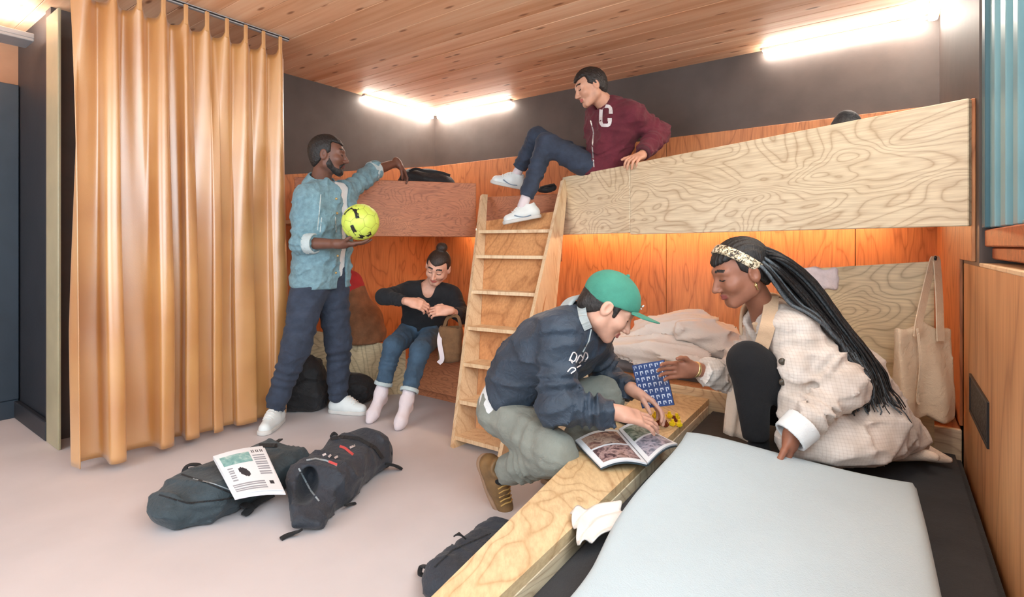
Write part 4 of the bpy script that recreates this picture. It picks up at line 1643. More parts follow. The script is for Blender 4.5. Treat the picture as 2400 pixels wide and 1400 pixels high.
    for s in 'LR':
        kn, an = J['kn' + s], J['an' + s]
        q = lerp(kn, an, 0.86)
        e2 = an - unit(kn - an) * 0.04
        P.wear('sock', lambda p: rc(p, q, e2, 0.036, 0.036), [q, e2], 0.05, 0.006, M['sock'])
    return J


J3 = man_bunk()


# ---------------------------------------------------------------- crouching man with the green cap
def man_cap():
    J = dict(neck=px(1362, 752, 2.15), shR=px(1312, 782, 2.02), shL=px(1385, 795, 2.33),
             elR=px(1305, 952, 1.95), wrR=px(1448, 968, 1.92), elL=px(1425, 892, 2.42), wrL=px(1488, 916, 2.22),
             hipR=px(1182, 962, 2.26), hipL=px(1192, 940, 2.44), knR=px(1298, 1062, 1.95), anR=px(1172, 1108, 2.22),
             knL=px(1422, 930, 2.30))
    J['anL'] = np.array([0.22, 2.45, 0.10])
    J['waistoff'] = np.array([-0.02, 0, 0.05])
    check(J, 'cap')
    P = Person('crouching man in a green cap and navy bomber jacket at the low bed', pz(1190, 1205, 0))
    H = Head(px(1424, 722, 2.07), (0.80, -0.10, -0.62), (0.62, 0, 0.80), 1.04)
    hR = Hand(J['wrR'], (0.95, 0.12, -0.24), (0.0, 0.35, -0.9), (0, 1, 0.2), (0.15, 0.35, 0.3), 0.08, (0.35, 0.2), fore=J['elR'], r0=0.04)
    hL = Hand(J['wrL'], (0.75, -0.35, -0.42), (-0.1, -0.35, -0.9), (0.1, -1, 0), (0.35, 0.5, 0.4), 0.04, (0.4, 0.3), fore=J['elL'], r0=0.04)
    P.body(J, H, [hR, hL], M['skin_fair'], M['hair_dark'])

    def hair(p):
        q = H.l(p)
        s = sym(q)
        d = hair_cap(q, 0.006, 0.06, 0.036, 0.004, 0.012)
        d = smin(d, rc(s, (0.072, 0.022, 0.025), (0.069, 0.028, -0.012), 0.012, 0.008), 0.012)
        d = smin(d, ell(q, (0, -0.085, -0.030), (0.05, 0.022, 0.035)), 0.02)
        return d + 0.0016 * wrinkle(p, 170)
    P.wear('hair', hair, [H.c], 0.145, 0.0045, M['hair_dark'])

    def cap_f(p):
        q = H.l(p)
        d = ell(q, (0, -0.012, 0.045), (0.092, 0.113, 0.096))
        d = smax(d, 0.014 + 0.34 * q[:, 1] - q[:, 2], 0.006)
        d = smax(d, -(d + 0.010), 0.003)
        return d + 0.0012 * np.cos(q[:, 0] * 0) * np.exp(-(np.arctan2(q[:, 0], q[:, 1] + .012) % (math.pi / 3)) * 60)
    cp = P.wear('cap', cap_f, [H.w((0, 0, .06))], 0.16, 0.0042, M['cap_green'])

    def brim(p):
        q = H.l(p)
        x = q[:, 0] / 0.082
        z = q[:, 2] - (0.052 - 2.2 * q[:, 0] ** 2 + 0.22 * (q[:, 1] - 0.09))
        d = np.abs(z) - 0.0035
        out = np.sqrt((q[:, 0] / 0.080) ** 2 + ((q[:, 1] - 0.075) / 0.114) ** 2) - 1
        d = smax(d, out * 0.075, 0.004)
        return smax(d, 0.070 - q[:, 1], 0.004)
    blob('brim', brim, H.w((0, .12, .04)) - 0.15, H.w((0, .12, .04)) + 0.15, 0.0042, M['cap_green'], cp)
    V, Fq = uv_sphere(H.w((0, -0.012, 0.142)), 0.009, 10, 6, H.A[:, 2])
    np_mesh('top_button', V, Fq, M['cap_green'], cp)
    V, Fq = tube_mesh([[H.w((-.012, .098, .082)), H.w((.0, .101, .09)), H.w((.012, .098, .082))], [H.w((-.01, .1, .074)), H.w((.01, .1, .074))]], 0.003)
    np_mesh('cap_emblem', V, Fq, M['letter_white'], cp)

    def jacket(p):
        d = torso_sdf(p, J, 0.030) - 0.005 * wrinkle(p, 14, 6) - 0.020 * crease(p, 26, 6)
        mid = (J['hipL'] + J['hipR']) / 2
        sp = unit(J['neck'] - mid)
        d = smax(d, -plane(p, mid + sp * 0.075, sp), 0.02)
        a = smin(arm_sdf(p, J, 'R', 0.026, 1.0, 0.010, 0.95, 0.5), arm_sdf(p, J, 'L', 0.022, 1.0, 0.008, 0.92, 2.0), 0.01)
        d = smin(d, a - 0.020 * crease(p, 32, 9), 0.03)
        nb = J['neck']
        return smax(d, -rc(p, nb + np.array([.02, 0, .0]), nb + np.array([.10, -.01, .06]), 0.060, 0.08), 0.01)
    jk = P.wear('bomber_jacket', jacket, [J[k] for k in ('shL', 'shR', 'elL', 'elR', 'hipL', 'hipR', 'wrL', 'wrR', 'neck')], 0.16, 0.0085, M['navy_jacket'])
    nb = J['neck']
    ax = unit(H.w((0, -0.035, -0.05)) - nb)
    blob('collar', lambda p: ring(p, nb + ax * 0.000, nb + ax * 0.066, 0.100, 0.082, 0.009), nb - 0.16, nb + 0.16, 0.0055, M['rib_grey'], jk)
    decal('chest_script', [spline(q_, 5) for q_ in [[(1334, 846), (1344, 826), (1352, 834), (1345, 848), (1336, 842), (1342, 852)], [(1350, 850), (1360, 832), (1366, 842), (1357, 852)],
                           [(1364, 848), (1372, 826), (1378, 836), (1370, 848)], [(1330, 872), (1340, 862), (1350, 866), (1338, 876)], [(1352, 862), (1362, 856)]]], 3.0, jacket, 1.8, 2.6, M['letter_white'], jk, 0.005)
    decal('collar_edge', [[(1364, 694), (1362, 718), (1367, 745), (1379, 772)]], 20, lambda p: np.minimum(jacket(p), rc(p, nb, H.w((0, -.03, -.05)), 0.088, 0.066)), 1.7, 2.6, M['rib_grey'], jk, 0.006)
    decal('zip', [[(1386, 772), (1380, 800), (1366, 826)]], 3, jacket, 1.8, 2.6, M['rib_grey'], jk, 0.005)
    mid = (J['hipL'] + J['hipR']) / 2
    sp = unit(J['neck'] - mid)

    def tee(p):
        d = smax(torso_sdf(p, J, 0.014), -plane(p, mid - sp * 0.005, sp), 0.015)
        return smax(d, plane(p, mid + sp * 0.16, sp), 0.01)
    P.wear('tshirt', tee, [J['hipL'], J['hipR'], mid + sp * .15], 0.15, 0.009, M['white_cloth'])

    def pants(p):
        d = smax(torso_sdf(p, J, 0.008), plane(p, mid + sp * 0.05, sp), 0.015)
        a = smin(leg_sdf(p, J, 'R', 0.020, 1.0, 0.007, 0.92, 0.058, 0.3, 0.03), leg_sdf(p, J, 'L', 0.016, 1.0, 0.006, 0.9, 0.058, 2.0), 0.02)
        return smin(d, a, 0.03) - 0.003 * wrinkle(p, 18, 7) - 0.014 * crease(p, 28, 7)
    P.wear('trousers', pants, [J[k] for k in ('hipL', 'hipR', 'knR', 'knL', 'anR', 'anL')], 0.13, 0.009, M['chino'])
    sk0, sk1 = lerp(J['knR'], J['anR'], 0.85), J['anR'] + np.array([-0.01, 0, -0.03])
    P.wear('sock', lambda p: rc(p, sk0, sk1, 0.040, 0.040), [sk0, sk1], 0.06, 0.006, M['leggings'])
    toe = pz(1206, 1192, 0.02)
    make_shoe(P.o, J['anR'] + np.array([-0.012, 0.0, -0.012]), toe - J['anR'], (0.45, -0.75, 0.35), M['boot'], M['boot_sole'], M['lace_tan'], 1.0, 0.03, name='boot', laces=5, sole_h=0.075)
    make_shoe(P.o, J['anL'], (0.8, -0.5, 0), (0, 0, 1), M['boot'], M['boot_sole'], M['lace_tan'], 0.95, 0.03, name='boot', sole_h=0.10)
    return J


J4 = man_cap()


# ---------------------------------------------------------------- squatting woman with braids
def woman_braids():
    J = dict(neck=px(1798, 742, 2.05), shL=px(1858, 778, 1.92), shR=px(1796, 776, 2.22),
             elL=px(1982, 902, 1.80), wrL=px(1856, 1020, 1.76), elR=px(1716, 886, 2.18), wrR=px(1628, 866, 2.10),
             hipL=px(1985, 1000, 1.94), hipR=px(1968, 985, 2.12), knL=px(1756, 850, 1.93), knR=px(1800, 960, 2.25))
    J['anL'] = px(1772, 1030, 1.92)
    J['anR'] = px(1970, 1015, 2.32)
    check(J, 'braids')
    P = Person('squatting woman with long braids in a cream checked coat on the low bed', pz(1850, 1080, 0.3))
    H = Head(px(1734, 641, 1.98), (-0.94, -0.06, -0.36), (-0.36, 0, 0.94), 1.02)
    hL = Hand(J['wrL'], (-0.16, -0.02, -1), (-0.75, 0.5, 0.1), (-0.7, -0.7, 0), (0.12, 0.2, 0.2), 0.04, (0.2, 0.1), 0.94, fore=J['elL'], r0=0.036)
    hR = Hand(J['wrR'], (-0.98, -0.10, 0.0), (-0.05, -0.9, -0.1), (0, 0, 1), (0.15, 0.35, 0.3), 0.03, (0.35, 0.25), 0.94, fore=J['elR'], r0=0.036)
    P.body(J, H, [hL, hR], M['skin_brown'], M['hair_black'], True, 0.92)

    def hair(p):
        q = H.l(p)
        d = hair_cap(q, 0.011, 0.062, 0.026, 0.008, 0.014)
        return d + 0.0022 * np.sin(q[:, 0] * 420) * np.clip(1 - np.abs(q[:, 0]) * 3, 0, 1)
    P.wear('hair', hair, [H.c], 0.145, 0.0045, M['hair_black'])
    # braids: ropes from the crown that fall over the back
    paths, rads = [], []
    rg = np.random.default_rng(3)
    for i in range(74):
        a = rg.uniform(0, 1)
        lat = rg.uniform(-1, 1)
        root = H.w((lat * 0.070, -0.03 - 0.07 * a * (1 - abs(lat) * .3), 0.118 - 0.085 * a - 0.045 * lat * lat))
        off = rg.normal(0, 1, 2)
        w = rg.uniform(-1, 1)
        side = -lat * 0.045
        nx, ny = 0.78, -0.62
        q1 = px(1800 + 20 * w * nx + 10 * a, 606 + 30 * w * ny + 16 * a, 1.93 + side)
        q2 = px(1872 + 40 * w * nx, 676 + 40 * w * ny, 1.93 + side)
        q3 = px(1952 + 36 * w * nx, 776 + 36 * w * ny, 1.90 + side * .8)
        q4 = px(2018 + 42 * w * nx + 8 * off[0], 872 + 42 * w * ny, 1.85 + side * .6)
        end = rg.uniform(0.3, 1)
        q5 = px(2040 + 50 * w + 18 * off[0], 885 + 115 * end + 8 * off[1], 1.82 + side * .5)
        P_ = spline([root, q1, q2, q3, q4, q5], 9)
        paths.append(P_)
        n = len(P_)
        r = 0.0062 * (1 + 0.10 * np.sin(np.arange(n) * 2.1 + i)) * np.interp(np.linspace(0, 1, n), [0, .75, 1], [1, .9, .28])
        rads.append(r)
    # patterned head band
    hb = lambda p: smax(smax(np.abs(ell(H.l(p), (0, -0.014, 0.034), (0.088, 0.110, 0.101))) - 0.0055, np.abs(plane(H.l(p), (0, 0.012, 0.07), (0, 0.77, -0.60))) - 0.019, 0.005), 0.012 - H.l(p)[:, 2], 0.004)
    P.wear('head_band', hb, [H.w((0, 0, .03))], 0.15, 0.0042, M['headband'])
    V, Fq = uv_sphere(H.w((-0.078, -0.004, -0.044)), 0.0065, 10, 6, (0, 0, 1))
    np_mesh('earring', V, Fq, M['gold'], P.o)
    V, Fq = tube_mesh([[H.w((-0.078, -0.005, -0.032)), H.w((-0.079, -0.004, -0.062))]], 0.0028)
    np_mesh('earring', V, Fq, M['gold'], P.o)

    fl = px(1815, 800, 1.93)

    def coat(p):
        d = torso_sdf(p, J, 0.030, 0.92)
        for c, r in ((px(2000, 985, 1.95), (0.17, 0.19, 0.12)), (px(1960, 1020, 1.88), (0.19, 0.16, 0.09)), (px(2060, 1010, 2.0), (0.14, 0.15, 0.09)), (px(1990, 900, 1.98), (0.12, 0.15, 0.16))):
            d = smin(d, ell(p, c, r), 0.06)
        d = smin(d, rc(p, px(1895, 810, 2.02), px(2050, 965, 1.97), 0.09, 0.11), 0.06)
        d = smin(d, rc(p, px(2060, 1005, 1.96), px(2135, 1018, 1.96), 0.10, 0.035), 0.05)
        # near front panel hanging beside the knee
        d = smin(d, rc(p, px(1862, 850, 1.86), px(1862, 1040, 1.84), 0.060, 0.052), 0.05)
        d = smin(d, rc(p, px(1900, 860, 1.88), px(1915, 1035, 1.86), 0.06, 0.07), 0.05)
        d = d - 0.004 * wrinkle(p, 13, 8) - 0.022 * crease(p, 26, 8)
        a = smin(arm_sdf(p, J, 'L', 0.022, 0.95, 0.011, 0.90, 0.5), arm_sdf(p, J, 'R', 0.024, 0.95, 0.009, 0.86, 2.0), 0.01)
        d = smin(d, a - 0.022 * crease(p, 30, 3), 0.022)
        d = smax(d, 0.302 - p[:, 2], 0.01)
        nb = J['neck'].astype(np.float32)
        # opening down the front and around the leg
        d = smax(d, -rc(p, nb + np.array([-.03, .0, .0]), nb + np.array([-.10, .0, .07]), 0.056, 0.07), 0.01)
        d = smax(d, -rc(p, nb + np.array([-.075, .0, .02]), px(1775, 850, 2.0), 0.022, 0.03), 0.01)
        d = smax(d, -leg_sdf(p, J, 'L', 0.012, 0.95), 0.008)
        return smax(d, -rc(p, J['wrL'], J['wrL'] + 2 * (J['wrL'] - J['elL']), 0.02, 0.03), 0.01)
    ct = P.wear('coat', coat, [J[k] for k in ('shL', 'shR', 'elL', 'elR', 'hipL', 'hipR', 'wrL', 'wrR', 'neck')] + [px(1850, 1060, 1.82), px(2150, 1030, 1.98), px(2000, 1075, 1.85)], 0.15, 0.0085, M['coat'])
    # let the braids lie on the coat
    Q = np.concatenate(paths).astype(np.float32)
    rr_ = np.concatenate(rads)
    lay = np.random.default_rng(4).uniform(0.006, 0.022, len(paths)).repeat([len(p) for p in paths])
    for _ in range(10):
        d = coat(Q)
        g = np.stack([coat(Q + e) - d for e in (np.eye(3, dtype=np.float32) * 0.004)], 1)
        g /= np.linalg.norm(g, axis=1)[:, None] + 1e-6
        g = 0.7 * g + 0.3 * np.array([0, -1, 0.3], np.float32)
        Q = Q + g * np.maximum(lay - d, 0)[:, None] * 0.7
    out, k = [], 0
    for p_ in paths:
        q_ = Q[k:k + len(p_)].astype(float)
        q_[1:-1] = 0.25 * q_[:-2] + 0.5 * q_[1:-1] + 0.25 * q_[2:]
        out.append(q_)
        k += len(p_)
    for sel, mm in ((slice(0, 44), 'hair_black'), (slice(44, None), 'braid_sheen')):
        o = tubes('braided_hair', out[sel], rads[sel], M[mm], P.o, 6)
        o['kind'] = 'stuff'
    # far flap in front of the leg
    A, B, C, D = px(1718, 850, 2.12), px(1745, 905, 2.08), px(1765, 1040, 2.03), px(1695, 1015, 2.10)
    n = 12
    V, Fq = [], []
    for i in range(n):
        for j in range(n):
            s_, t_ = i / (n - 1), j / (n - 1)
            p = lerp(lerp(A, B, s_), lerp(D, C, s_), t_)
            V.append(p + np.array([0, 0.012 * math.sin(s_ * 9 + t_ * 3), 0]))
    V = V + [v + np.array([0.004, 0.010, 0]) for v in V]
    m2 = n * n
    for i in range(n - 1):
        for j in range(n - 1):
            a = i * n + j
            Fq += [(a, a + 1, a + n + 1, a + n), (m2 + a + n, m2 + a + n + 1, m2 + a + 1, m2 + a)]
    for k in range(n - 1):
        for (a, b) in ((k, k + 1), ((n - 1) * n + k + 1, (n - 1) * n + k), ((k + 1) * n, k * n), (k * n + n - 1, (k + 1) * n + n - 1)):
            Fq.append((a, m2 + a, m2 + b, b))
    np_mesh('coat_flap', np.array(V), np.array(Fq), M['cream'], ct)
    # lapels
    nbk = J['neck']
    axn = unit(H.w((0, -0.03, -0.05)) - nbk)

    def coll(p):
        d = ring(p, nbk - axn * 0.045, nbk + axn * 0.050, 0.116, 0.080, 0.007)
        return smax(d, -sbox(p, nbk + np.array([-0.10, 0.0, 0.0]), (0.06, 0.045, 0.14)), 0.006)
    blob('collar', coll, nbk - 0.16, nbk + 0.16, 0.006, M['cream_lapel'], ct)
    lp_ = []
    for (x_, y_, dd) in ((1808, 694, 1.99), (1806, 724, 1.95), (1800, 760, 1.92), (1790, 796, 1.92), (1780, 824, 1.93)):
        t_ = trace(coat, x_ + 6, y_, 1.5, 2.1)
        lp_.append(px(x_, y_, min(dd, t_ - 0.006) if t_ else dd))
    strap('lapel', lp_, 0.050, 0.007, (-0.45, -0.9, 0.1), M['cream_lapel'], ct)
    for (bx, by) in ((1824, 848), (1824, 896)):
        d = trace(coat, bx + 10, by, 1.5, 2.3)
        if d:
            disc('button', px(bx + 10, by, d - 0.004), (-0.25, -1, 0.05), 0.0125, 0.007, M['button_dark'], ct)
    # shirt cuff below the coat sleeve
    w, e = J['wrL'], J['elL']
    ax = unit(w - e)
    q = lerp(e, w, 0.90)
    P.wear('shirt_cuff', lambda p: smax(ring(p, q - ax * 0.035, q + ax * 0.040, 0.056, 0.052, 0.005), -1 + p[:, 0] * 0, 0.001), [q], 0.11, 0.0055, M['white_cloth'])

    def legs(p):
        d = smin(leg_sdf(p, J, 'L', 0.014, 0.95, 0.0, 1.0, 0.045), leg_sdf(p, J, 'R', 0.0, 0.9, 0.0, 1.0), 0.01)
        return smin(d, smax(torso_sdf(p, J, 0.0, 0.92), p[:, 2] - 0.5, .01), 0.03)
    P.wear('leggings', legs, [J[k] for k in ('hipL', 'hipR', 'knL', 'knR', 'anL', 'anR')], 0.12, 0.009, M['leggings'])
    make_shoe(P.o, J['anL'], (-0.75, -0.66, 0), (0, 0, 1), M['leggings'], M['black_metal'], M['leggings'], 0.84, 0.02, name='boot', sole_h=J['anL'][2] - 0.302)
    make_shoe(P.o, J['anR'], (0.4, 0.3, -0.5), (0.6, 0, 0.6), M['leggings'], M['black_metal'], None, 0.80, 0.0, name='boot', sole_h=0.06)
    # bracelet on the far wrist
    w, e = J['wrR'], J['elR']
    ax = unit(w - e)
    blob('bracelet', lambda p: ring(p, w - ax * 0.012, w + ax * 0.006, 0.028, 0.028, 0.004), w - .06, w + .06, 0.004, M['gold'], P.o)

    # cream skirt tail spread on the bed
    def tail(p):
        d = rc(p, px(2070, 1030, 2.06), px(2225, 1078, 1.92), 0.075, 0.012)
        d = smin(d, rc(p, px(2080, 1050, 1.98), px(2190, 1072, 1.86), 0.05, 0.015), 0.05)
        d = d - 0.006 * wrinkle(p, 16, 9)
        return smax(d, 0.303 - p[:, 2], 0.008)
    P.wear('skirt', tail, [px(2070, 1030, 2.06), px(2225, 1078, 1.90), px(2080, 1060, 1.9)], 0.12, 0.008, M['cream'])
    return J, hR


hb, nt, b = new_mat('headband')
c = coords(nt)
n1 = noise(nt, c, 95, 2, 0.5, 1.2)
r_ = ramp(nt, [(0.42, srgb(48, 38, 34)), (0.5, srgb(196, 176, 140)), (0.62, srgb(226, 214, 190))])
nt.links.new(n1.outputs[0], r_.inputs[0])
nt.links.new(r_.outputs[0], b.inputs['Base Color'])
M['headband'] = hb
M['braid_sheen'] = hair_mat('braid_sheen', srgb(84, 92, 98), 300)
M['braid_sheen'].node_tree.nodes['Principled BSDF'].inputs['Roughness'].default_value = 0.38
M['cream_lapel'] = cloth('cream_lapel', srgb(206, 172, 140), 0.08, 400, 0.85, 0.3)
J5, h5 = woman_braids()
# ------------------------------------------------------------------ curtain
def curtain_mat():
    m, nt, b = new_mat('curtain_ochre')
    c = coords(nt)
    n = noise(nt, c, 2.5, 2, 0.5)
    r = ramp(nt, [(0.3, srgb(190, 128, 66)), (0.7, srgb(210, 154, 88))])
    nt.links.new(n.outputs[0], r.inputs[0])
    nt.links.new(r.outputs[0], b.inputs['Base Color'])
    b.inputs['Roughness'].default_value = 0.40
    b.inputs['Coat Weight'].default_value = 1.0
    b.inputs['Coat IOR'].default_value = 2.1
    b.inputs['Coat Roughness'].default_value = 0.36
    b.inputs['Sheen Weight'].default_value = 0.2
    b.inputs['Sheen Roughness'].default_value = 0.4
    w = noise(nt, coords(nt, (1, 1, 3)), 160, 2)
    bump(nt, b, w.outputs[0], 0.25, 0.003)
    return m


M['curtain'] = curtain_mat()
cur = thing('curtain', 'long ochre curtain with deep folds hanging from a ceiling track', 'curtain', R(-3.2, 1.35, 0.03))
UC, V0c, V1c = -3.2, 0.805, 1.905
nS, nZ = 420, 70
ZT = 2.395
pleats = [0.045 + 0.91 * i / 9 for i in range(10)]
S_ = np.linspace(0, 1, nS)
T_ = np.linspace(0, 1, nZ)
SS, TT = np.meshgrid(S_, T_, indexing='ij')
ph = 2 * math.pi * (SS * 9.9 - 0.45)
top = 0.028 * np.cos(ph)
warp = SS + 0.030 * np.sin(2 * math.pi * SS * 1.7 + 0.6) + 0.012 * np.sin(2 * math.pi * SS * 4.3 + 2)
ph2 = 2 * math.pi * (warp * 6.6 + 0.15) + 0.35 * np.sin(3 * SS + 2 * TT)
sq = np.tanh(1.9 * np.sin(ph2)) / np.tanh(1.9)
amp = 0.080 * (0.75 + 0.35 * np.sin(5 * SS + 1))
low = amp * (0.55 * sq + 0.45 * np.sin(ph2)) + 0.014 * np.sin(0.5 * ph2 + 1.0 + TT)
bl = np.clip(TT * 1.4, 0, 1) ** 0.8
du = top * (1 - bl) + low * bl + 0.010 * np.sin(9 * SS + 7 * TT) * bl
dv = (0.016 * np.cos(ph2) - 0.022 * np.sin(2 * ph2)) * bl
pin = np.exp(-((np.abs(((SS * 9.9 - 0.45) % 1.0) - 0.5) - 0.5) / 0.12) ** 2)      # at the hooks
zt = ZT - 0.055 * (1 - pin) ** 1.3
zz = zt + (0.035 - zt) * TT
uu = UC + du - 0.05 * np.exp(-(SS / 0.03) ** 2) * TT
vv_ = V0c + (V1c - V0c) * SS + dv - 0.03 * TT * (SS - 0.5)
Wx = uu * UX + vv_ * VX
Wy = uu * UY + vv_ * VY
V = np.stack([Wx, Wy, zz], -1).reshape(-1, 3)
i, j = np.meshgrid(np.arange(nS - 1), np.arange(nZ - 1), indexing='ij')
a = (i * nZ + j).ravel()
Fq = np.stack([a, a + nZ, a + nZ + 1, a + 1], 1)
cl = np_mesh('curtain_cloth', V, Fq, M['curtain'], cur)
md = cl.modifiers.new('thickness', 'SOLIDIFY')
md.thickness = 0.004
rbox('track', UC - 0.012, UC + 0.012, V0c - 0.9, V1c + 0.02, CEIL - 0.022, CEIL - 0.0005, M['alu'], cur, bev=0.002)
rbox('track_groove', UC + 0.0125, UC + 0.014, V0c - 0.9, V1c + 0.02, CEIL - 0.016, CEIL - 0.008, M['black_metal'], cur, bev=0)
for k in range(10):
    s_ = (k + 0.45) / 9.9
    if s_ < 1:
        vk = V0c + (V1c - V0c) * s_
        rbox('hook_tab', UC + 0.018, UC + 0.034, vk - 0.011, vk + 0.011, ZT - 0.05, CEIL - 0.018, M['curtain_tab'] if 'curtain_tab' in M else M['curtain'], cur, bev=0.004)
# second, empty track running towards the corridor
trk = rbox('curtain_track', -3.62, -3.595, -1.2, 0.86, CEIL - 0.022, CEIL - 0.0005, M['black_metal'], bev=0.002)
tag(trk, 'dark empty curtain track on the ceiling beside the corridor lamp', 'track')

# ------------------------------------------------------------------ ball
M['ball'] = plain('ball_lime', srgb(206, 226, 96), 0.45, 0.05, 12, 0.08)
M['ball_black'] = plain('ball_black', srgb(30, 32, 30), 0.5, 0.1, 12, 0.05)
bc = px(845, 521, 3.10)
ball = thing('football', 'lime yellow football with black swoosh panels held by the standing man', 'ball', bc - np.array([0, 0, .11]))
BR = 0.1085
import itertools
# twelve pentagon and twenty hexagon panels of a football, gently domed
phi = (1 + 5 ** 0.5) / 2
ico = [np.array(p, float) for p in ([(0, a, b * phi) for a in (-1, 1) for b in (-1, 1)] + [(a, b * phi, 0) for a in (-1, 1) for b in (-1, 1)] + [(b * phi, 0, a) for a in (-1, 1) for b in (-1, 1)])]
ico = [unit(p) for p in ico]
tri = [t for t in itertools.combinations(range(12), 3) if all(np.linalg.norm(ico[a] - ico[b]) < 1.1 for a, b in itertools.combinations(t, 2))]
Rb = np.array(Matrix.Rotation(0.5, 3, 'X') @ Matrix.Rotation(0.35, 3, 'Y'))


def panel(center, corners, mat):
    c = unit(center)
    cs = [unit(p) for p in corners]
    ref = unit(cs[0] - c * np.dot(cs[0], c))
    oth = np.cross(c, ref)
    cs.sort(key=lambda p: math.atan2(np.dot(p, oth), np.dot(p, ref)))
    n = len(cs)
    V = [c]
    rings_ = 3
    per = 3 * n
    for r in range(1, rings_ + 1):
        for k in range(per):
            a, t = divmod(k, 3)
            q = lerp(cs[a], cs[(a + 1) % n], t / 3)
            V.append(lerp(c, q, r / rings_ * 0.985))
    V = [unit(v) * (BR - (0.0022 if i > per * 2 else 0)) for i, v in enumerate(V)]
    Fs = [(0, 1 + k, 1 + (k + 1) % per) for k in range(per)]
    for r in range(rings_ - 1):
        for k in range(per):
            a, b2 = 1 + r * per + k, 1 + r * per + (k + 1) % per
            Fs.append((a, a + per, b2 + per, b2))
    V = [bc + Rb @ v for v in V]
    mesh_obj('panel', V, Fs, mat, ball, True)


for i in range(12):
    nb_ = [j for j in range(12) if j != i and np.linalg.norm(ico[i] - ico[j]) < 1.1]
    panel(ico[i], [lerp(ico[i], ico[j], 1 / 3) for j in nb_], M['ball'])
for t in tri:
    cs = []
    for a, b2 in itertools.permutations(t, 2):
        cs.append(lerp(ico[a], ico[b2], 1 / 3))
    panel(sum(ico[k] for k in t), cs, M['ball'])
V, Fq = uv_sphere(bc, BR - 0.004, 24, 16, (0, 0, 1))
np_mesh('bladder', V, Fq, M['ball_black'], ball)
sph = lambda p: np.sqrt(((p - bc.astype(np.float32)) ** 2).sum(1)) - BR
decal('black_mark', [[(809, 505), (818, 495), (832, 488), (840, 486)], [(830, 489), (836, 500), (838, 512)]], 9, sph, 2.9, 3.2, M['ball_black'], ball, 0.002)
decal('black_mark', [[(824, 528), (828, 538), (836, 550)], [(836, 552), (848, 556), (860, 553), (870, 546)]], 8, sph, 2.9, 3.2, M['ball_black'], ball, 0.002)

# ------------------------------------------------------------------ bags
M['nylon_teal'] = cloth('nylon_slate', srgb(44, 60, 68), 0.2, 600, 0.55, 0.9, 9, 0.1)
M['nylon_navy'] = cloth('nylon_navy', srgb(36, 43, 54), 0.2, 600, 0.55, 0.9, 9, 0.1)
M['nylon_black'] = cloth('nylon_black', srgb(24, 26, 31), 0.2, 600, 0.6, 0.8, 9, 0.1)
M['webbing'] = cloth('webbing_black', srgb(24, 25, 28), 0.15, 300, 0.8, 0.2)
M['piping'] = plain('piping_grey', srgb(150, 160, 166), 0.6, 0.05)
M['text_red'] = plain('print_red', srgb(206, 84, 84), 0.6, 0.05)
M['text_pale'] = plain('print_pale', srgb(200, 190, 190), 0.6, 0.05)


def flat(p, k):
    q = p.copy()
    q[:, 2] *= k
    return q


def backpack(label, fn, pts, pad, mat, h=0.008, group=None):
    t = thing('backpack', label, 'backpack', np.append(np.mean([p[:2] for p in pts], 0), 0), group)
    lo, hi = bounds(pts, pad)
    lo[2] = min(lo[2], -0.01)
    blob('shell', fn, lo, hi, h, mat, t)
    return t


# slate backpack under the newspaper
def axes(d):
    d = unit([d[0], d[1], 0])
    return np.stack([np.array([d[1], -d[0], 0]), d, np.array([0, 0, 1.0])], 1)


def f_bag1(p):
    Rm = axes((0.46, 0.89))
    d = sbox(p, (-1.215, 2.37, .075), (0.165, 0.28, 0.078), 0.07, Rm)
    d = smin(d, ell(p, (-1.35, 2.15, .06), (0.12, 0.13, 0.075)), 0.05)
    d = smax(d, -plane(p, (-1.40, 1.965, .1), (-0.25, 1, -0.35)), 0.05)
    d = d - 0.008 * wrinkle(p, 9, 1) - 0.022 * crease(p, 24, 2)
    return smax(d, 0.002 - p[:, 2], 0.012)


b1 = backpack('slate backpack lying on the floor with a newspaper on top', f_bag1, [(-1.5, 2.05, 0), (-1.05, 2.65, .2)], 0.12, M['nylon_teal'])
decal('seam', [[(372, 1160), (440, 1180), (520, 1172), (580, 1160)], [(425, 1112), (480, 1130), (545, 1158)]], 4, f_bag1, 1.7, 2.9, M['webbing'], b1, 0.004)
decal('zip', [[(452, 1122), (500, 1134), (548, 1152)]], 2.5, f_bag1, 1.7, 2.9, M['piping'], b1, 0.005)
decal('shoulder_strap', [[(498, 1070), (520, 1048), (560, 1046)], [(560, 1048), (605, 1044), (650, 1044)]], 9, f_bag1, 1.7, 3.0, M['webbing'], b1, 0.012)
strap('shoulder_strap', [pz(560, 1178, .04), pz(585, 1192, .02), pz(575, 1205, .012), pz(600, 1180, .02), pz(640, 1160, .03)], 0.035, 0.008, (0, 0, 1), M['webbing'], b1)
strap('haul_loop', [pz(430, 1112, .10), pz(440, 1092, .13), pz(462, 1090, .13), pz(470, 1100, .12)], 0.025, 0.006, (0, 0, 1), M['webbing'], b1)
strap('strap_end', [pz(640, 1040, .14), pz(652, 1034, .13), pz(658, 1030, .12)], 0.02, 0.006, (0, 0, 1), M['webbing'], b1)
tubes('cord', [spline([pz(672, 1084, .05), pz(690, 1082, .03), pz(702, 1088, .012)], 6)], 0.006, M['webbing'], b1)


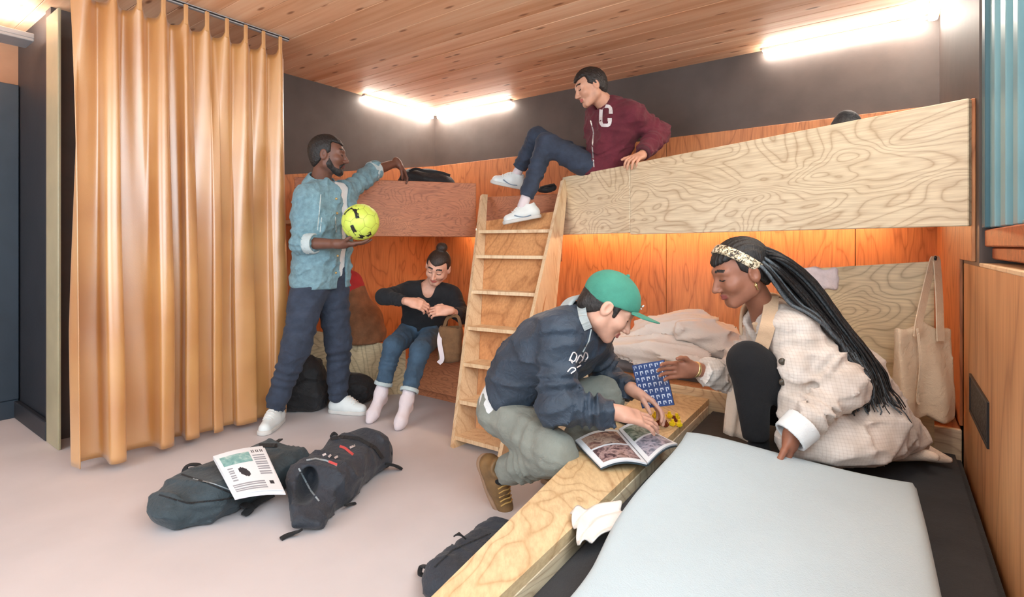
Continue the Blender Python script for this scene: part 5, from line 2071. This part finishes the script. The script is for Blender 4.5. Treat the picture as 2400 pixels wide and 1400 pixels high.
# navy roll-top backpack with open mouth
def f_bag2(p):
    Rm = axes((0.20, 0.98))
    d = sbox(p, (-.795, 2.45, .085), (0.150, 0.25, 0.085), 0.07, Rm)
    d = smin(d, ell(p, (-.75, 2.62, .09), (0.15, 0.12, 0.095)), 0.05)
    # collapsed roll-top end that narrows to a flat hem
    t = np.clip((2.36 - p[:, 1]) / 0.34, 0, 1)
    hem = np.maximum(np.abs(p[:, 0] + 0.845 - 0.045 * t) - (0.145 - 0.085 * t), np.abs(p[:, 1] - 2.20) - 0.18)
    hem = smax(hem, np.abs(p[:, 2] - 0.065 + .035 * t) - (0.075 - 0.05 * t), 0.03)
    d = smin(d, hem, 0.04)
    d = d - 0.006 * wrinkle(p, 10, 4) - 0.020 * crease(p, 24, 5)
    m_ = ell((p - np.array([-.86, 2.20, .115], np.float32)) @ axes((-0.25, 0.97)).astype(np.float32), (0, 0, 0), (0.045, 0.13, 0.055))
    d = smax(d, -m_, 0.01)
    return smax(d, 0.002 - p[:, 2], 0.012)


b2 = backpack('dark navy roll-top backpack with open mouth lying on the floor', f_bag2, [(-1.03, 1.92, 0), (-.58, 2.75, .2)], 0.12, M['nylon_navy'])
decal('piping', [[(700, 1098), (712, 1120), (728, 1150), (748, 1175)], [(718, 1079), (740, 1075), (765, 1080), (790, 1092)]], 4, f_bag2, 1.7, 3.0, M['piping'], b2, 0.004)
decal('red_print', [[(796, 1046), (808, 1050), (820, 1060), (828, 1066)], [(770, 1082), (790, 1090)]], 6, f_bag2, 1.7, 3.1, M['text_red'], b2, 0.005)
decal('pale_print', [[(756, 1068), (764, 1064)], [(770, 1072), (776, 1066)], [(784, 1074), (792, 1070)], [(820, 1050), (832, 1044)]], 5, f_bag2, 1.7, 3.1, M['text_pale'], b2, 0.005)
decal('compression_strap', [[(770, 1030), (800, 1024), (840, 1028), (880, 1050), (898, 1075)]], 8, f_bag2, 1.7, 3.2, M['webbing'], b2, 0.008)
strap('strap_end', [pz(705, 1244, .03), pz(690, 1250, .015), pz(672, 1256, .01), pz(658, 1264, .006)], 0.02, 0.008, (0, 0, 1), M['webbing'], b2)
strap('strap_end', [pz(884, 1070, .08), pz(905, 1085, .06), pz(925, 1092, .03), pz(940, 1098, .008)], 0.03, 0.012, (0, 0, 1), M['webbing'], b2)
strap('strap_end', [pz(810, 1186, .03), pz(822, 1182, .012), pz(834, 1180, .008)], 0.015, 0.006, (0, 0, 1), M['webbing'], b2)
strap('haul_loop', [px(895, 1050, 2.62), px(908, 1054, 2.60), px(914, 1066, 2.60), px(906, 1074, 2.60)], 0.02, 0.006, (0, -1, .3), M['webbing'], b2)
tubes('buckle', [spline([px(790, 1022, 2.6), px(782, 1016, 2.6), px(776, 1024, 2.58)], 5), spline([px(852, 1018, 2.66), px(862, 1016, 2.66), px(868, 1024, 2.64)], 5)], 0.008, M['webbing'], b2)


# black backpack beside the platform bed
def f_bag3(p):
    q = flat(p, 1.2)
    d = sbox(p, (-.12, 1.80, .05), (0.085, 0.20, 0.055), 0.05, axes((0.55, 0.83)))
    d = smin(d, ell(p, (-.205, 1.67, .045), (0.075, 0.075, 0.055)), 0.04)
    d = d - 0.014 * crease(p, 34, 6)
    return smax(d, 0.002 - p[:, 2], 0.012)


b3 = backpack('small black backpack on the floor against the platform bed rail', f_bag3, [(-.32, 1.58, 0), (.05, 2.05, .15)], 0.1, M['nylon_navy'])
strap('haul_loop', [pz(1000, 1330, .05), pz(988, 1328, .03), pz(984, 1345, .02), pz(996, 1352, .015), pz(998, 1380, .01)], 0.015, 0.006, (0, 0, 1), M['webbing'], b3)
strap('strap_end', [pz(1090, 1262, .12), pz(1076, 1252, .14), pz(1066, 1256, .13)], 0.015, 0.005, (0, 0, 1), M['webbing'], b3)
decal('zip', [[(1018, 1330), (1060, 1290), (1110, 1268), (1150, 1250)]], 3, f_bag3, 1.3, 2.4, M['webbing'], b3, 0.004)


# black backpack behind the standing man's legs
def f_bag4(p):
    d = ell(p, np.array([-1.42, 3.60, .17]), (0.15, 0.12, 0.20))
    d = smin(d, ell(p, np.array([-1.13, 3.72, .10]), (0.17, 0.10, 0.12)), 0.05)
    d = smin(d, sbox(p, np.array([-1.42, 3.58, .09]), (.14, .10, .09), .05), 0.05)
    d = d - 0.020 * crease(p, 22, 7)
    return smax(d, 0.002 - p[:, 2], 0.012)


b4 = backpack('black backpack standing on the floor behind the standing man', f_bag4, [(-1.56, 3.48, 0), (-.98, 3.8, .36)], 0.08, M['nylon_black'])
decal('front_pocket', [[(690, 905), (715, 890), (745, 892)]], 5, f_bag4, 3.1, 4.0, M['webbing'], b4, 0.006)


# black bag on the upper berth
def f_bag5(p):
    c = px(1002, 440, 4.28)
    d = ell(p, c, (0.235, 0.13, 0.155))
    d = smin(d, ell(p, px(965, 415, 4.25), (0.10, 0.09, 0.06)), 0.04)
    d = d - 0.016 * wrinkle(p, 18, 8)
    return smax(d, 1.302 - p[:, 2], 0.01)


t5 = thing('travel_bag', 'black travel bag on the upper berth under the man\'s reaching hand', 'bag', px(1002, 490, 4.28) * [1, 1, 0] + [0, 0, 1.3])
lo, hi = bounds([px(1002, 440, 4.28)], 0.28)
blob('shell', f_bag5, lo, hi, 0.009, M['nylon_black'], t5)
strap('carry_handle', [px(960, 402, 4.14), px(975, 396, 4.12), px(1000, 402, 4.12), px(1030, 404, 4.13), px(1055, 412, 4.14)], 0.02, 0.008, (0, -1, 0), M['webbing'], t5)


def f_bag6(p):
    d = ell(p, px(1984, 330, 2.42), (0.075, 0.08, 0.145)) - 0.01 * wrinkle(p, 22, 2)
    return smax(d, 1.402 - p[:, 2], 0.01)


t6 = thing('toiletry_bag', 'small black bag peeking over the pale upper front panel', 'bag', px(1984, 330, 2.42) * [1, 1, 0] + [0, 0, 1.4])
lo, hi = bounds([px(1984, 330, 2.42)], 0.18)
blob('shell', f_bag6, lo, hi, 0.008, M['nylon_black'], t6)
strap('loop', [px(1975, 282, 2.40), px(1982, 275, 2.40), px(1992, 278, 2.40)], 0.015, 0.006, (0, -1, 0), M['webbing'], t6)


def f_pouch(p):
    d = smin(ell(p, px(1276, 446, 3.86), (0.055, 0.035, 0.022)), ell(p, px(1292, 440, 3.88), (0.04, 0.035, 0.028)), 0.02)
    return d - 0.004 * wrinkle(p, 50)


pch = thing('pouch', 'small dark pouch at the head of the ladder behind the dangling leg', 'pouch', px(1283, 452, 3.87))
lo, hi = bounds([px(1270, 446, 3.86), px(1300, 440, 3.88)], 0.07)
blob('shell', f_pouch, lo, hi, 0.005, M['nylon_black'], pch)
strap('flap', [px(1266, 440, 3.83), px(1280, 436, 3.83), px(1300, 432, 3.85)], 0.02, 0.005, (0, -.6, 1), M['webbing'], pch)


# brown suede bag on the seated woman's arm
def f_brown(p):
    c = px(1056, 806, 3.46)
    d = sbox(p, c, (0.078, 0.05, 0.120), 0.03)
    d = d - 0.007 * wrinkle(p, 20, 3)
    m_ = sbox(p, c + np.array([0, 0, .12]), (0.06, 0.032, 0.04), 0.01)
    return smax(d, -m_, 0.01)


M['suede'] = cloth('suede_brown', srgb(116, 84, 56), 0.25, 300, 0.95, 0.5, 18)
tb = thing('shoulder_bag', 'brown suede shoulder bag held open by the seated woman', 'bag', px(1056, 850, 3.46))
lo, hi = bounds([px(1056, 806, 3.46)], 0.17)
blob('shell', f_brown, lo, hi, 0.007, M['suede'], tb)
strap('strap', [px(1036, 770, 3.44), px(1030, 800, 3.41), px(1036, 840, 3.40), px(1028, 852, 3.40)], 0.03, 0.006, (0, -1, 0), M['sock'], tb)
strap('handle', [px(1040, 768, 3.46), px(1050, 745, 3.45), px(1072, 742, 3.45), px(1080, 766, 3.46)], 0.02, 0.006, (0, -1, 0), M['suede'], tb)


# red and brown blanket heaped on the lower berth
def f_blanket(p):
    d = rc(p, px(806, 672, 4.12), px(838, 772, 4.05), 0.15, 0.20)
    d = smin(d, rc(p, px(838, 762, 4.05), px(852, 812, 4.0), 0.19, 0.17), 0.06)
    d = d - 0.016 * wrinkle(p, 8, 3) - 0.005 * np.sin(p[:, 0] * 60 + 6 * np.sin(p[:, 2] * 8))
    return smax(d, SEAT + 0.002 - p[:, 2], 0.01)


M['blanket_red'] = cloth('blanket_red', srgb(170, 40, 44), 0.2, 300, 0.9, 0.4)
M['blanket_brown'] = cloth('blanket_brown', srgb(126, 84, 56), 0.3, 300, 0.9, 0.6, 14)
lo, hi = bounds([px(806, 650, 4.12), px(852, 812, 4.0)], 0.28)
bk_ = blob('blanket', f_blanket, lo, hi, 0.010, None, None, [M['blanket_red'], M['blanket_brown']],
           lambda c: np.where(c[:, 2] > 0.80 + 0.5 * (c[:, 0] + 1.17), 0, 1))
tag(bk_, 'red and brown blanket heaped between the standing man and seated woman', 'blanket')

# ------------------------------------------------------------------ bedding
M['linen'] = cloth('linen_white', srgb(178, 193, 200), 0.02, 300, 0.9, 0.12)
M['linen_warm'] = cloth('linen_warm', srgb(226, 218, 212), 0.03, 300, 0.9, 0.35)


def pillow(label, c, a, b_, t, rot, tilt, mat, seed):
    rm = np.array((Matrix.Rotation(rot, 3, 'Z') @ Matrix.Rotation(tilt, 3, 'Y')))
    c = np.asarray(c, float)

    def f(p):
        q = (p - c.astype(np.float32)) @ rm.astype(np.float32)
        x, y = np.abs(q[:, 0]) / a, np.abs(q[:, 1]) / b_
        th = t * np.clip((1 - x ** 2) * (1 - y ** 2), 0, 1) ** 0.42 + 0.004
        d = np.abs(q[:, 2]) - th
        d = smax(d, np.maximum(np.abs(q[:, 0]) - a * 0.99, np.abs(q[:, 1]) - b_ * 0.99), 0.004) * 0.7
        return d - 0.003 * wrinkle(p, 14, seed) - 0.030 * crease(p, 20, seed)
    o = blob('pillow', f, c - 0.36, c + 0.36, 0.010, mat)
    return tag(o, label, 'pillow', 'white pillows on the lower berth')


pillow('wide white pillow at the bottom of the pile on the lower berth', px(1545, 818, 3.02), 0.29, 0.20, 0.075, -0.55, 0.05, M['linen_warm'], 1)
pillow('white pillow leaning on top of the pile on the lower berth', px(1575, 772, 3.12), 0.24, 0.18, 0.085, -0.5, -0.22, M['linen_warm'], 2)
pillow('warm white pillow at the right of the pile on the lower berth', px(1660, 790, 2.98), 0.20, 0.17, 0.10, -0.3, 0.32, M['linen_warm'], 3)

# duvet on the low bed
dA, dB, dC, dD = pz(1604, 1022, .43), pz(2148, 1112, .40), np.array([0.60, 0.62, .40]), np.array([-0.12, 0.80, .40])
dC = pz(2218, 1400, .40) + 0.55 * (pz(2218, 1400, .40) - pz(2148, 1112, .40))
dD = pz(1300, 1400, .40) + 0.35 * (pz(1300, 1400, .40) - pz(1604, 1022, .40))
n = 60
V = []
for i in range(n):
    for j in range(n):
        s_, t_ = i / (n - 1), j / (n - 1)
        p = lerp(lerp(dA, dB, s_), lerp(dD, dC, s_), t_)
        ed = min(s_, 1 - s_) * 1.0
        et = min(t_, 1 - t_)
        z = 0.010 * math.sin(s_ * 4 + 1) + 0.020 * math.exp(-((s_ - .05) / .25) ** 2) * math.exp(-((t_ - .05) / .3) ** 2)
        p = p + np.array([0, 0, z + 0.006 * math.sin(9 * t_ + 5 * s_)])
        if s_ < 0.2:
            p = p + 0.018 * np.array([math.sin(11 * t_), 0.5 * math.sin(7 * t_), 0]) * (1 - s_ / 0.2)
        V.append(p)
Vt = np.array(V)
Vb = Vt.copy()
rim = np.array([min(i, n - 1 - i, j, n - 1 - j) for i in range(n) for j in range(n)])
rd = np.clip(rim / 3.0, 0, 1)
Vt[:, 2] -= 0.028 * (1 - np.sqrt(1 - (1 - rd) ** 2))
Vb[:, 2] = np.maximum(0.303, Vb[:, 2] - 0.085 + 0.028 * (1 - np.sqrt(1 - (1 - rd) ** 2)))
cen = Vt.mean(0)
V = np.concatenate([Vt, Vb])
Fq = []
for i in range(n - 1):
    for j in range(n - 1):
        a = i * n + j
        Fq += [(a, a + 1, a + n + 1, a + n), (n * n + a + n, n * n + a + n + 1, n * n + a + 1, n * n + a)]
for k in range(n - 1):
    for (a, b_) in ((k, k + 1), ((n - 1) * n + k + 1, (n - 1) * n + k), ((k + 1) * n, k * n), (k * n + n - 1, (k + 1) * n + n - 1)):
        Fq.append((a, n * n + a, n * n + b_, b_))
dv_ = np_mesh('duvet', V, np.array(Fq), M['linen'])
tag(dv_, 'large white duvet spread flat over the charcoal mattress in the foreground', 'duvet')


# crumpled sheet corner sticking out under the duvet
A_, B_, C_, D_ = pz(1336, 1206, .352), pz(1452, 1180, .356), pz(1470, 1240, .34), pz(1358, 1288, .335)
n2 = 22
V = []
for i in range(n2):
    for j in range(n2):
        s_, t_ = i / (n2 - 1), j / (n2 - 1)
        p = lerp(lerp(A_, B_, s_), lerp(D_, C_, s_), t_)
        rk = abs(math.sin(7 * t_ + 5 * s_ + 1.5 * math.sin(4 * s_))) ** 1.5
        V.append(p + np.array([0.004 * math.sin(13 * t_), 0, 0.004 + 0.020 * rk * (1 - .5 * s_)]))
V = np.array(V)
V = np.concatenate([V, V - np.array([0, 0, 0.004])])
Fq = []
for i in range(n2 - 1):
    for j in range(n2 - 1):
        a = i * n2 + j
        Fq += [(a, a + 1, a + n2 + 1, a + n2), (n2 * n2 + a + n2, n2 * n2 + a + n2 + 1, n2 * n2 + a + 1, n2 * n2 + a)]
for k in range(n2 - 1):
    for (a, b_) in ((k, k + 1), ((n2 - 1) * n2 + k + 1, (n2 - 1) * n2 + k), ((k + 1) * n2, k * n2), (k * n2 + n2 - 1, (k + 1) * n2 + n2 - 1)):
        Fq.append((a, n2 * n2 + a, n2 * n2 + b_, b_))
sh_ = np_mesh('bed_sheet', V, np.array(Fq), M['linen_warm'])
tag(sh_, 'crumpled white sheet corner poking out beside the duvet onto the rail', 'sheet')

# cloth hung over the guard panel
M['floral'] = cloth('floral_white', srgb(232, 222, 226), 0.10, 300, 0.9, 0.5, 40)
gc = R(g0 + 0.09, VF - 0.012, 1.0)
gRm = np.stack([np.array([UX, UY, 0]), np.array([VX, VY, 0]), np.array([0, 0, 1.0])], 1)


def f_hang(p):
    q = (p - np.array(gc, np.float32)) @ gRm.astype(np.float32)
    w = 0.006 * np.sin(q[:, 0] * 70 + 8 * q[:, 2])
    out = sbox(q, (0, 0, -0.03), (0.11, 0.026, 0.05), 0.015)
    return out - w - 0.004 * wrinkle(p, 40)


lo, hi = bounds([gc], 0.16)
hg = blob('towel', f_hang, lo, hi, 0.006, M['floral'])
tag(hg, 'pale floral towel hung over the guard panel behind the braided woman', 'towel')

# ------------------------------------------------------------------ tote bag on the guard
M['canvas'] = cloth('canvas_natural', srgb(226, 204, 176), 0.06, 350, 0.9, 0.5)
tc_ = px(2163, 862, 2.02)
tote = thing('tote_bag', 'natural canvas tote bag hanging by long handles from the guard panel corner', 'bag', px(2163, 975, 2.02))


def f_tote(p):
    q = p - tc_.astype(np.float32)
    w = 0.108 - 0.02 * q[:, 2]
    th = 0.016 + 0.018 * np.clip(-q[:, 2] / 0.18 + 0.4, 0, 1)
    fold = 0.016 * np.sin(q[:, 0] * 46 + 0.6 * np.sin(q[:, 2] * 14)) * np.clip(0.5 - q[:, 2] * 2.0, 0.2, 1)
    d = np.maximum(np.abs(q[:, 1] + fold) - th, np.abs(q[:, 0]) - w)
    d = smax(d, np.abs(q[:, 2] + 0.03 * np.abs(np.sin(q[:, 0] * 23))) - 0.178, 0.012)
    return d * 0.7


lo, hi = bounds([tc_], 0.23)
blob('shell', f_tote, lo, hi, 0.007, M['canvas'], tote)
hook = px(2192, 610, 2.06)
strap('handle', [px(2150, 790, 1.985), px(2154, 755, 1.99), px(2168, 690, 2.02), px(2186, 616, 2.06), hook], 0.034, 0.004, (0.2, -1, 0), M['canvas'], tote)
strap('handle', [px(2205, 800, 1.985), px(2203, 755, 1.99), px(2201, 690, 2.02), px(2196, 616, 2.06), hook], 0.034, 0.004, (0.2, -1, 0), M['canvas'], tote)
strap('hanging_cord', [px(2150, 770, 1.97), px(2158, 850, 1.96), px(2150, 935, 1.97), px(2156, 948, 1.97)], 0.008, 0.004, (0, -1, 0), M['canvas'], tote)
tubes('hook', [spline([R(g1 - 0.012, VF - 0.02, 1.05), hook + np.array([0, .0, 0.012]), hook], 6)], 0.005, M['black_metal'], tote)


# ------------------------------------------------------------------ paper goods
def paper_mats():
    def ph(name, cols, sc):
        m, nt, b = new_mat(name)
        c = coords(nt)
        nn = noise(nt, c, sc, 4, 0.6, 0.8)
        r = ramp(nt, [(0.30 + 0.40 * i / (len(cols) - 1), q) for i, q in enumerate(cols)])
        nt.links.new(nn.outputs[0], r.inputs[0])
        nt.links.new(r.outputs[0], b.inputs['Base Color'])
        b.inputs['Roughness'].default_value = 0.4
        M[name] = m
    ph('photo_brown', [srgb(60, 42, 42), srgb(140, 100, 90), srgb(200, 170, 150), srgb(90, 60, 60)], 26)
    ph('photo_dark', [srgb(44, 32, 38), srgb(96, 72, 76), srgb(180, 150, 146), srgb(60, 44, 48)], 30)
    ph('photo_green', [srgb(50, 58, 50), srgb(96, 112, 96), srgb(168, 176, 160), srgb(60, 64, 60)], 28)
    ph('photo_grey', [srgb(50, 54, 62), srgb(110, 114, 128), srgb(180, 172, 184), srgb(70, 70, 80)], 30)
    ph('photo_teal', [srgb(100, 150, 150), srgb(134, 178, 176), srgb(196, 214, 210)], 30)
    M['paper'] = plain('paper_white', srgb(226, 228, 232), 0.6, 0.02, 10, 0)
    M['ink'] = plain('ink_grey', srgb(150, 152, 160), 0.7, 0.03, 10, 0)
    M['ink_dark'] = plain('ink_dark', srgb(50, 48, 54), 0.7, 0.03, 10, 0)


paper_mats()


def sheet_grid(name, A, B, C, D, n, m, rule, mats, parent, zf=None, th=0.006):
    """paper slab A-B-C-D (corner order) whose top faces carry flat print chosen by rule(s, t)"""
    V, Fq, fm = [], [], []
    for i in range(n + 1):
        for j in range(m + 1):
            s_, t_ = i / n, j / m
            p = lerp(lerp(A, B, s_), lerp(D, C, s_), t_)
            if zf:
                p = p + np.array([0, 0, zf(s_, t_)])
            V.append(p)
    N = len(V)
    nrm = unit(np.cross(np.asarray(B) - A, np.asarray(D) - A))
    if nrm[2] < 0:
        nrm = -nrm
    V += [v - nrm * th for v in V[:N]]
    for i in range(n):
        for j in range(m):
            a = i * (m + 1) + j
            q = (a, a + 1, a + m + 2, a + m + 1)
            Fq.append(q)
            fm.append(rule((i + .5) / n, (j + .5) / m))
            Fq.append(tuple(N + k for k in q[::-1]))
            fm.append(0)
    for i in range(n):
        for (a, b_) in ((i * (m + 1), (i + 1) * (m + 1)), (i * (m + 1) + m, (i + 1) * (m + 1) + m)):
            Fq.append((a, b_, N + b_, N + a)); fm.append(0)
    for j in range(m):
        for (a, b_) in ((j, j + 1), (n * (m + 1) + j, n * (m + 1) + j + 1)):
            Fq.append((a, b_, N + b_, N + a)); fm.append(0)
    o = np_mesh(name, np.array(V), np.array(Fq), None, parent, False, mats, fm)
    return o


# newspaper on the slate backpack
def news_rule(s_, t_):
    if s_ < .05 or s_ > .95 or t_ < .05 or t_ > .96:
        return 0
    if .12 < t_ < .36 and .08 < s_ < .66:
        return 1
    if ((s_ - .40) / .10) ** 2 + ((t_ - .55 - .5 * (s_ - .40)) / .09) ** 2 < 1:
        return 3
    if .72 < s_ < .94 and .08 < t_ < .16:
        return 3 if (int(s_ * 44) % 2) else 0
    if (.70 < s_ < .94 and .2 < t_ < .66) or (t_ > .74 and s_ < .72) or (.1 < s_ < .22 and .40 < t_ < .7):
        return 2 if int(t_ * 60) % 3 else 0
    if .80 < s_ < .9 and .78 < t_ < .86:
        return 3
    return 0


news = thing('newspaper', 'folded newspaper with teal picture lying on the slate backpack', 'newspaper', pz(580, 1110, .16))
nA, nB, nC, nD = pz(499, 1070, .205), pz(615, 1046, .205), pz(664, 1148, .135), pz(552, 1160, .135)
sheet_grid('front_page', nA, nB, nC, nD, 56, 70, news_rule, [M['paper'], M['photo_teal'], M['ink'], M['ink_dark']], news, lambda s_, t_: 0.008 * math.sin(3.1 * s_) + 0.004 * math.sin(6 * t_), 0.004)
dn = np.array([0.004, -0.004, -0.006])
sheet_grid('inner_pages', nA + dn, nB + dn + [.008, 0, 0], nC + dn + [.010, -.006, -.006], nD + dn + [0, -.008, -.004], 8, 8, lambda s_, t_: 0, [M['paper']], news, lambda s_, t_: 0.008 * math.sin(3.1 * s_), 0.006)


# open magazine bridging rail and mattress
def mag_rule(kind):
    def f(s_, t_):
        if s_ < .09 or s_ > .93 or t_ < .06 or t_ > .93 or .47 < t_ < .53:
            return 0
        return 1 if t_ < .5 else 2
    return f


mag = thing('magazine', 'open photo magazine lying on the rail of the platform bed', 'magazine', pz(1470, 1060, PT))
mA, mB, mC, mD = pz(1348, 1036, .365), pz(1448, 1008, .380), pz(1516, 1086, .372), pz(1408, 1098, .356)
eA_, eB_, eC_, eD_ = pz(1450, 1006, .380), pz(1505, 1002, .378), pz(1588, 1044, .362), pz(1518, 1085, .372)
arch = lambda s_, t_: 0.020 * math.sin(math.pi * min(1, s_ * 0.9 + .1)) ** 1.0
arch2 = lambda s_, t_: 0.020 * math.sin(math.pi * min(1, (1 - s_) * 0.9 + .1))
pgs = sheet_grid('left_page', mA, mB, mC, mD, 40, 44, mag_rule(0), [M['paper'], M['photo_brown'], M['photo_dark']], mag, arch, 0.006)
pgr = sheet_grid('right_page', eA_, eB_, eC_, eD_, 40, 44, mag_rule(1), [M['paper'], M['photo_green'], M['photo_grey']], mag, arch2, 0.006)
M['cover'] = plain('cover_slate', srgb(60, 74, 82), 0.4, 0.08)
dz = np.array([0, -0.004, -0.008])
sheet_grid('cover', mA + dz, mB + dz, mC + dz, mD + dz, 16, 4, lambda s_, t_: 0, [M['cover']], mag, arch, 0.003)
sheet_grid('cover', eA_ + dz, eB_ + dz, eC_ + dz, eD_ + dz, 16, 4, lambda s_, t_: 0, [M['cover']], mag, arch2, 0.003)

# blue patterned game board held by the braided woman
M['board_blue'] = plain('board_blue', srgb(40, 66, 122), 0.45, 0.08)
M['board_white'] = plain('board_white', srgb(210, 218, 232), 0.5, 0.03)
M['board_dark'] = plain('board_edge', srgb(30, 40, 66), 0.5, 0.05)


def glyph(s_, t_):
    if s_ < .04 or s_ > .96 or t_ < .03 or t_ > .97:
        return 0
    a, b_ = (s_ * 6) % 1, (t_ * 7) % 1
    if .2 < a < .36 and .18 < b_ < .82:
        return 1
    if .2 < a < .72 and (.18 < b_ < .30 or .70 < b_ < .82):
        return 1 if b_ < .5 else 0
    if .58 < a < .74 and .22 < b_ < .6:
        return 1
    return 0


gb = thing('game_board', 'blue board with white letter pattern held over the low bed', 'game board', px(1530, 960, 2.06))
gA, gB_, gC_, gD_ = px(1481, 857, 2.22), px(1556, 844, 2.16), px(1580, 950, 2.12), px(1505, 958, 2.18)
sheet_grid('printed_face', gA, gB_, gC_, gD_, 72, 84, glyph, [M['board_blue'], M['board_white']], gb, None, 0.004)
gn = unit(np.cross(gB_ - gA, gD_ - gA))
gn = gn if gn[1] > 0 else -gn
sheet_grid('backing', gA + gn * .005, gB_ + gn * .005, gC_ + gn * .005, gD_ + gn * .005, 1, 1, lambda s_, t_: 0, [M['board_dark']], gb, None, 0.006)

# yellow game pieces and a phone on the rail
M['yellow'] = plain('yellow_plastic', srgb(250, 214, 30), 0.35, 0.08, 20, 0.05)
M['maroon_plastic'] = plain('maroon_plastic', srgb(120, 50, 30), 0.4, 0.08, 20, 0.05)
spots = [(1508, 972, 0, 0), (1524, 968, 1, 0), (1540, 966, 0, 0), (1557, 968, 2, 0), (1574, 972, 0, 0), (1516, 986, 2, 0), (1533, 984, 1, 1), (1548, 988, 0, 1), (1564, 986, 1, 0), (1580, 988, 2, 0), (1542, 976, 1, 0), (1568, 978, 0, 1)]
for k, (x, y, rot, red) in enumerate(spots):
    bm = bevel_box_bm(0.026, 0.024, 0.020, 0.005, 2)
    stud = bmesh.ops.create_cone(bm, cap_ends=True, segments=10, radius1=0.007, radius2=0.006, depth=0.010, matrix=Matrix.Translation((0, 0, 0.014)))
    p = pz(x + 12, y + 7, PT + 0.0105)
    m_ = Matrix.Translation(Vector(p)) @ Matrix.Rotation(rot * 0.9 + k, 4, 'Z')
    o = bm_obj('game_piece', bm, M['maroon_plastic' if red else 'yellow'], None, m_, False)
    tag(o, 'dark red studded game piece among the yellow ones on the rail' if red else 'small yellow studded game piece on the rail under the hands', 'game piece', 'game pieces on the bed rail')
ph_ = thing('phone', 'black phone lying on the rail beside the yellow game pieces', 'phone', pz(1478, 990, PT))
m_ = Matrix.Translation(Vector(pz(1476, 990, PT + 0.0055))) @ Matrix.Rotation(0.5, 4, 'Z')
bm_obj('case', bevel_box_bm(0.07, 0.14, 0.008, 0.003, 2), M['black_metal'], ph_, m_)
M['screen'] = plain('phone_glass', srgb(18, 18, 22), 0.08, 0.02, 10, 0)
bm_obj('screen', bevel_box_bm(0.064, 0.132, 0.0015, 0.0005), M['screen'], ph_, m_ @ Matrix.Translation((0, 0, 0.0045)))
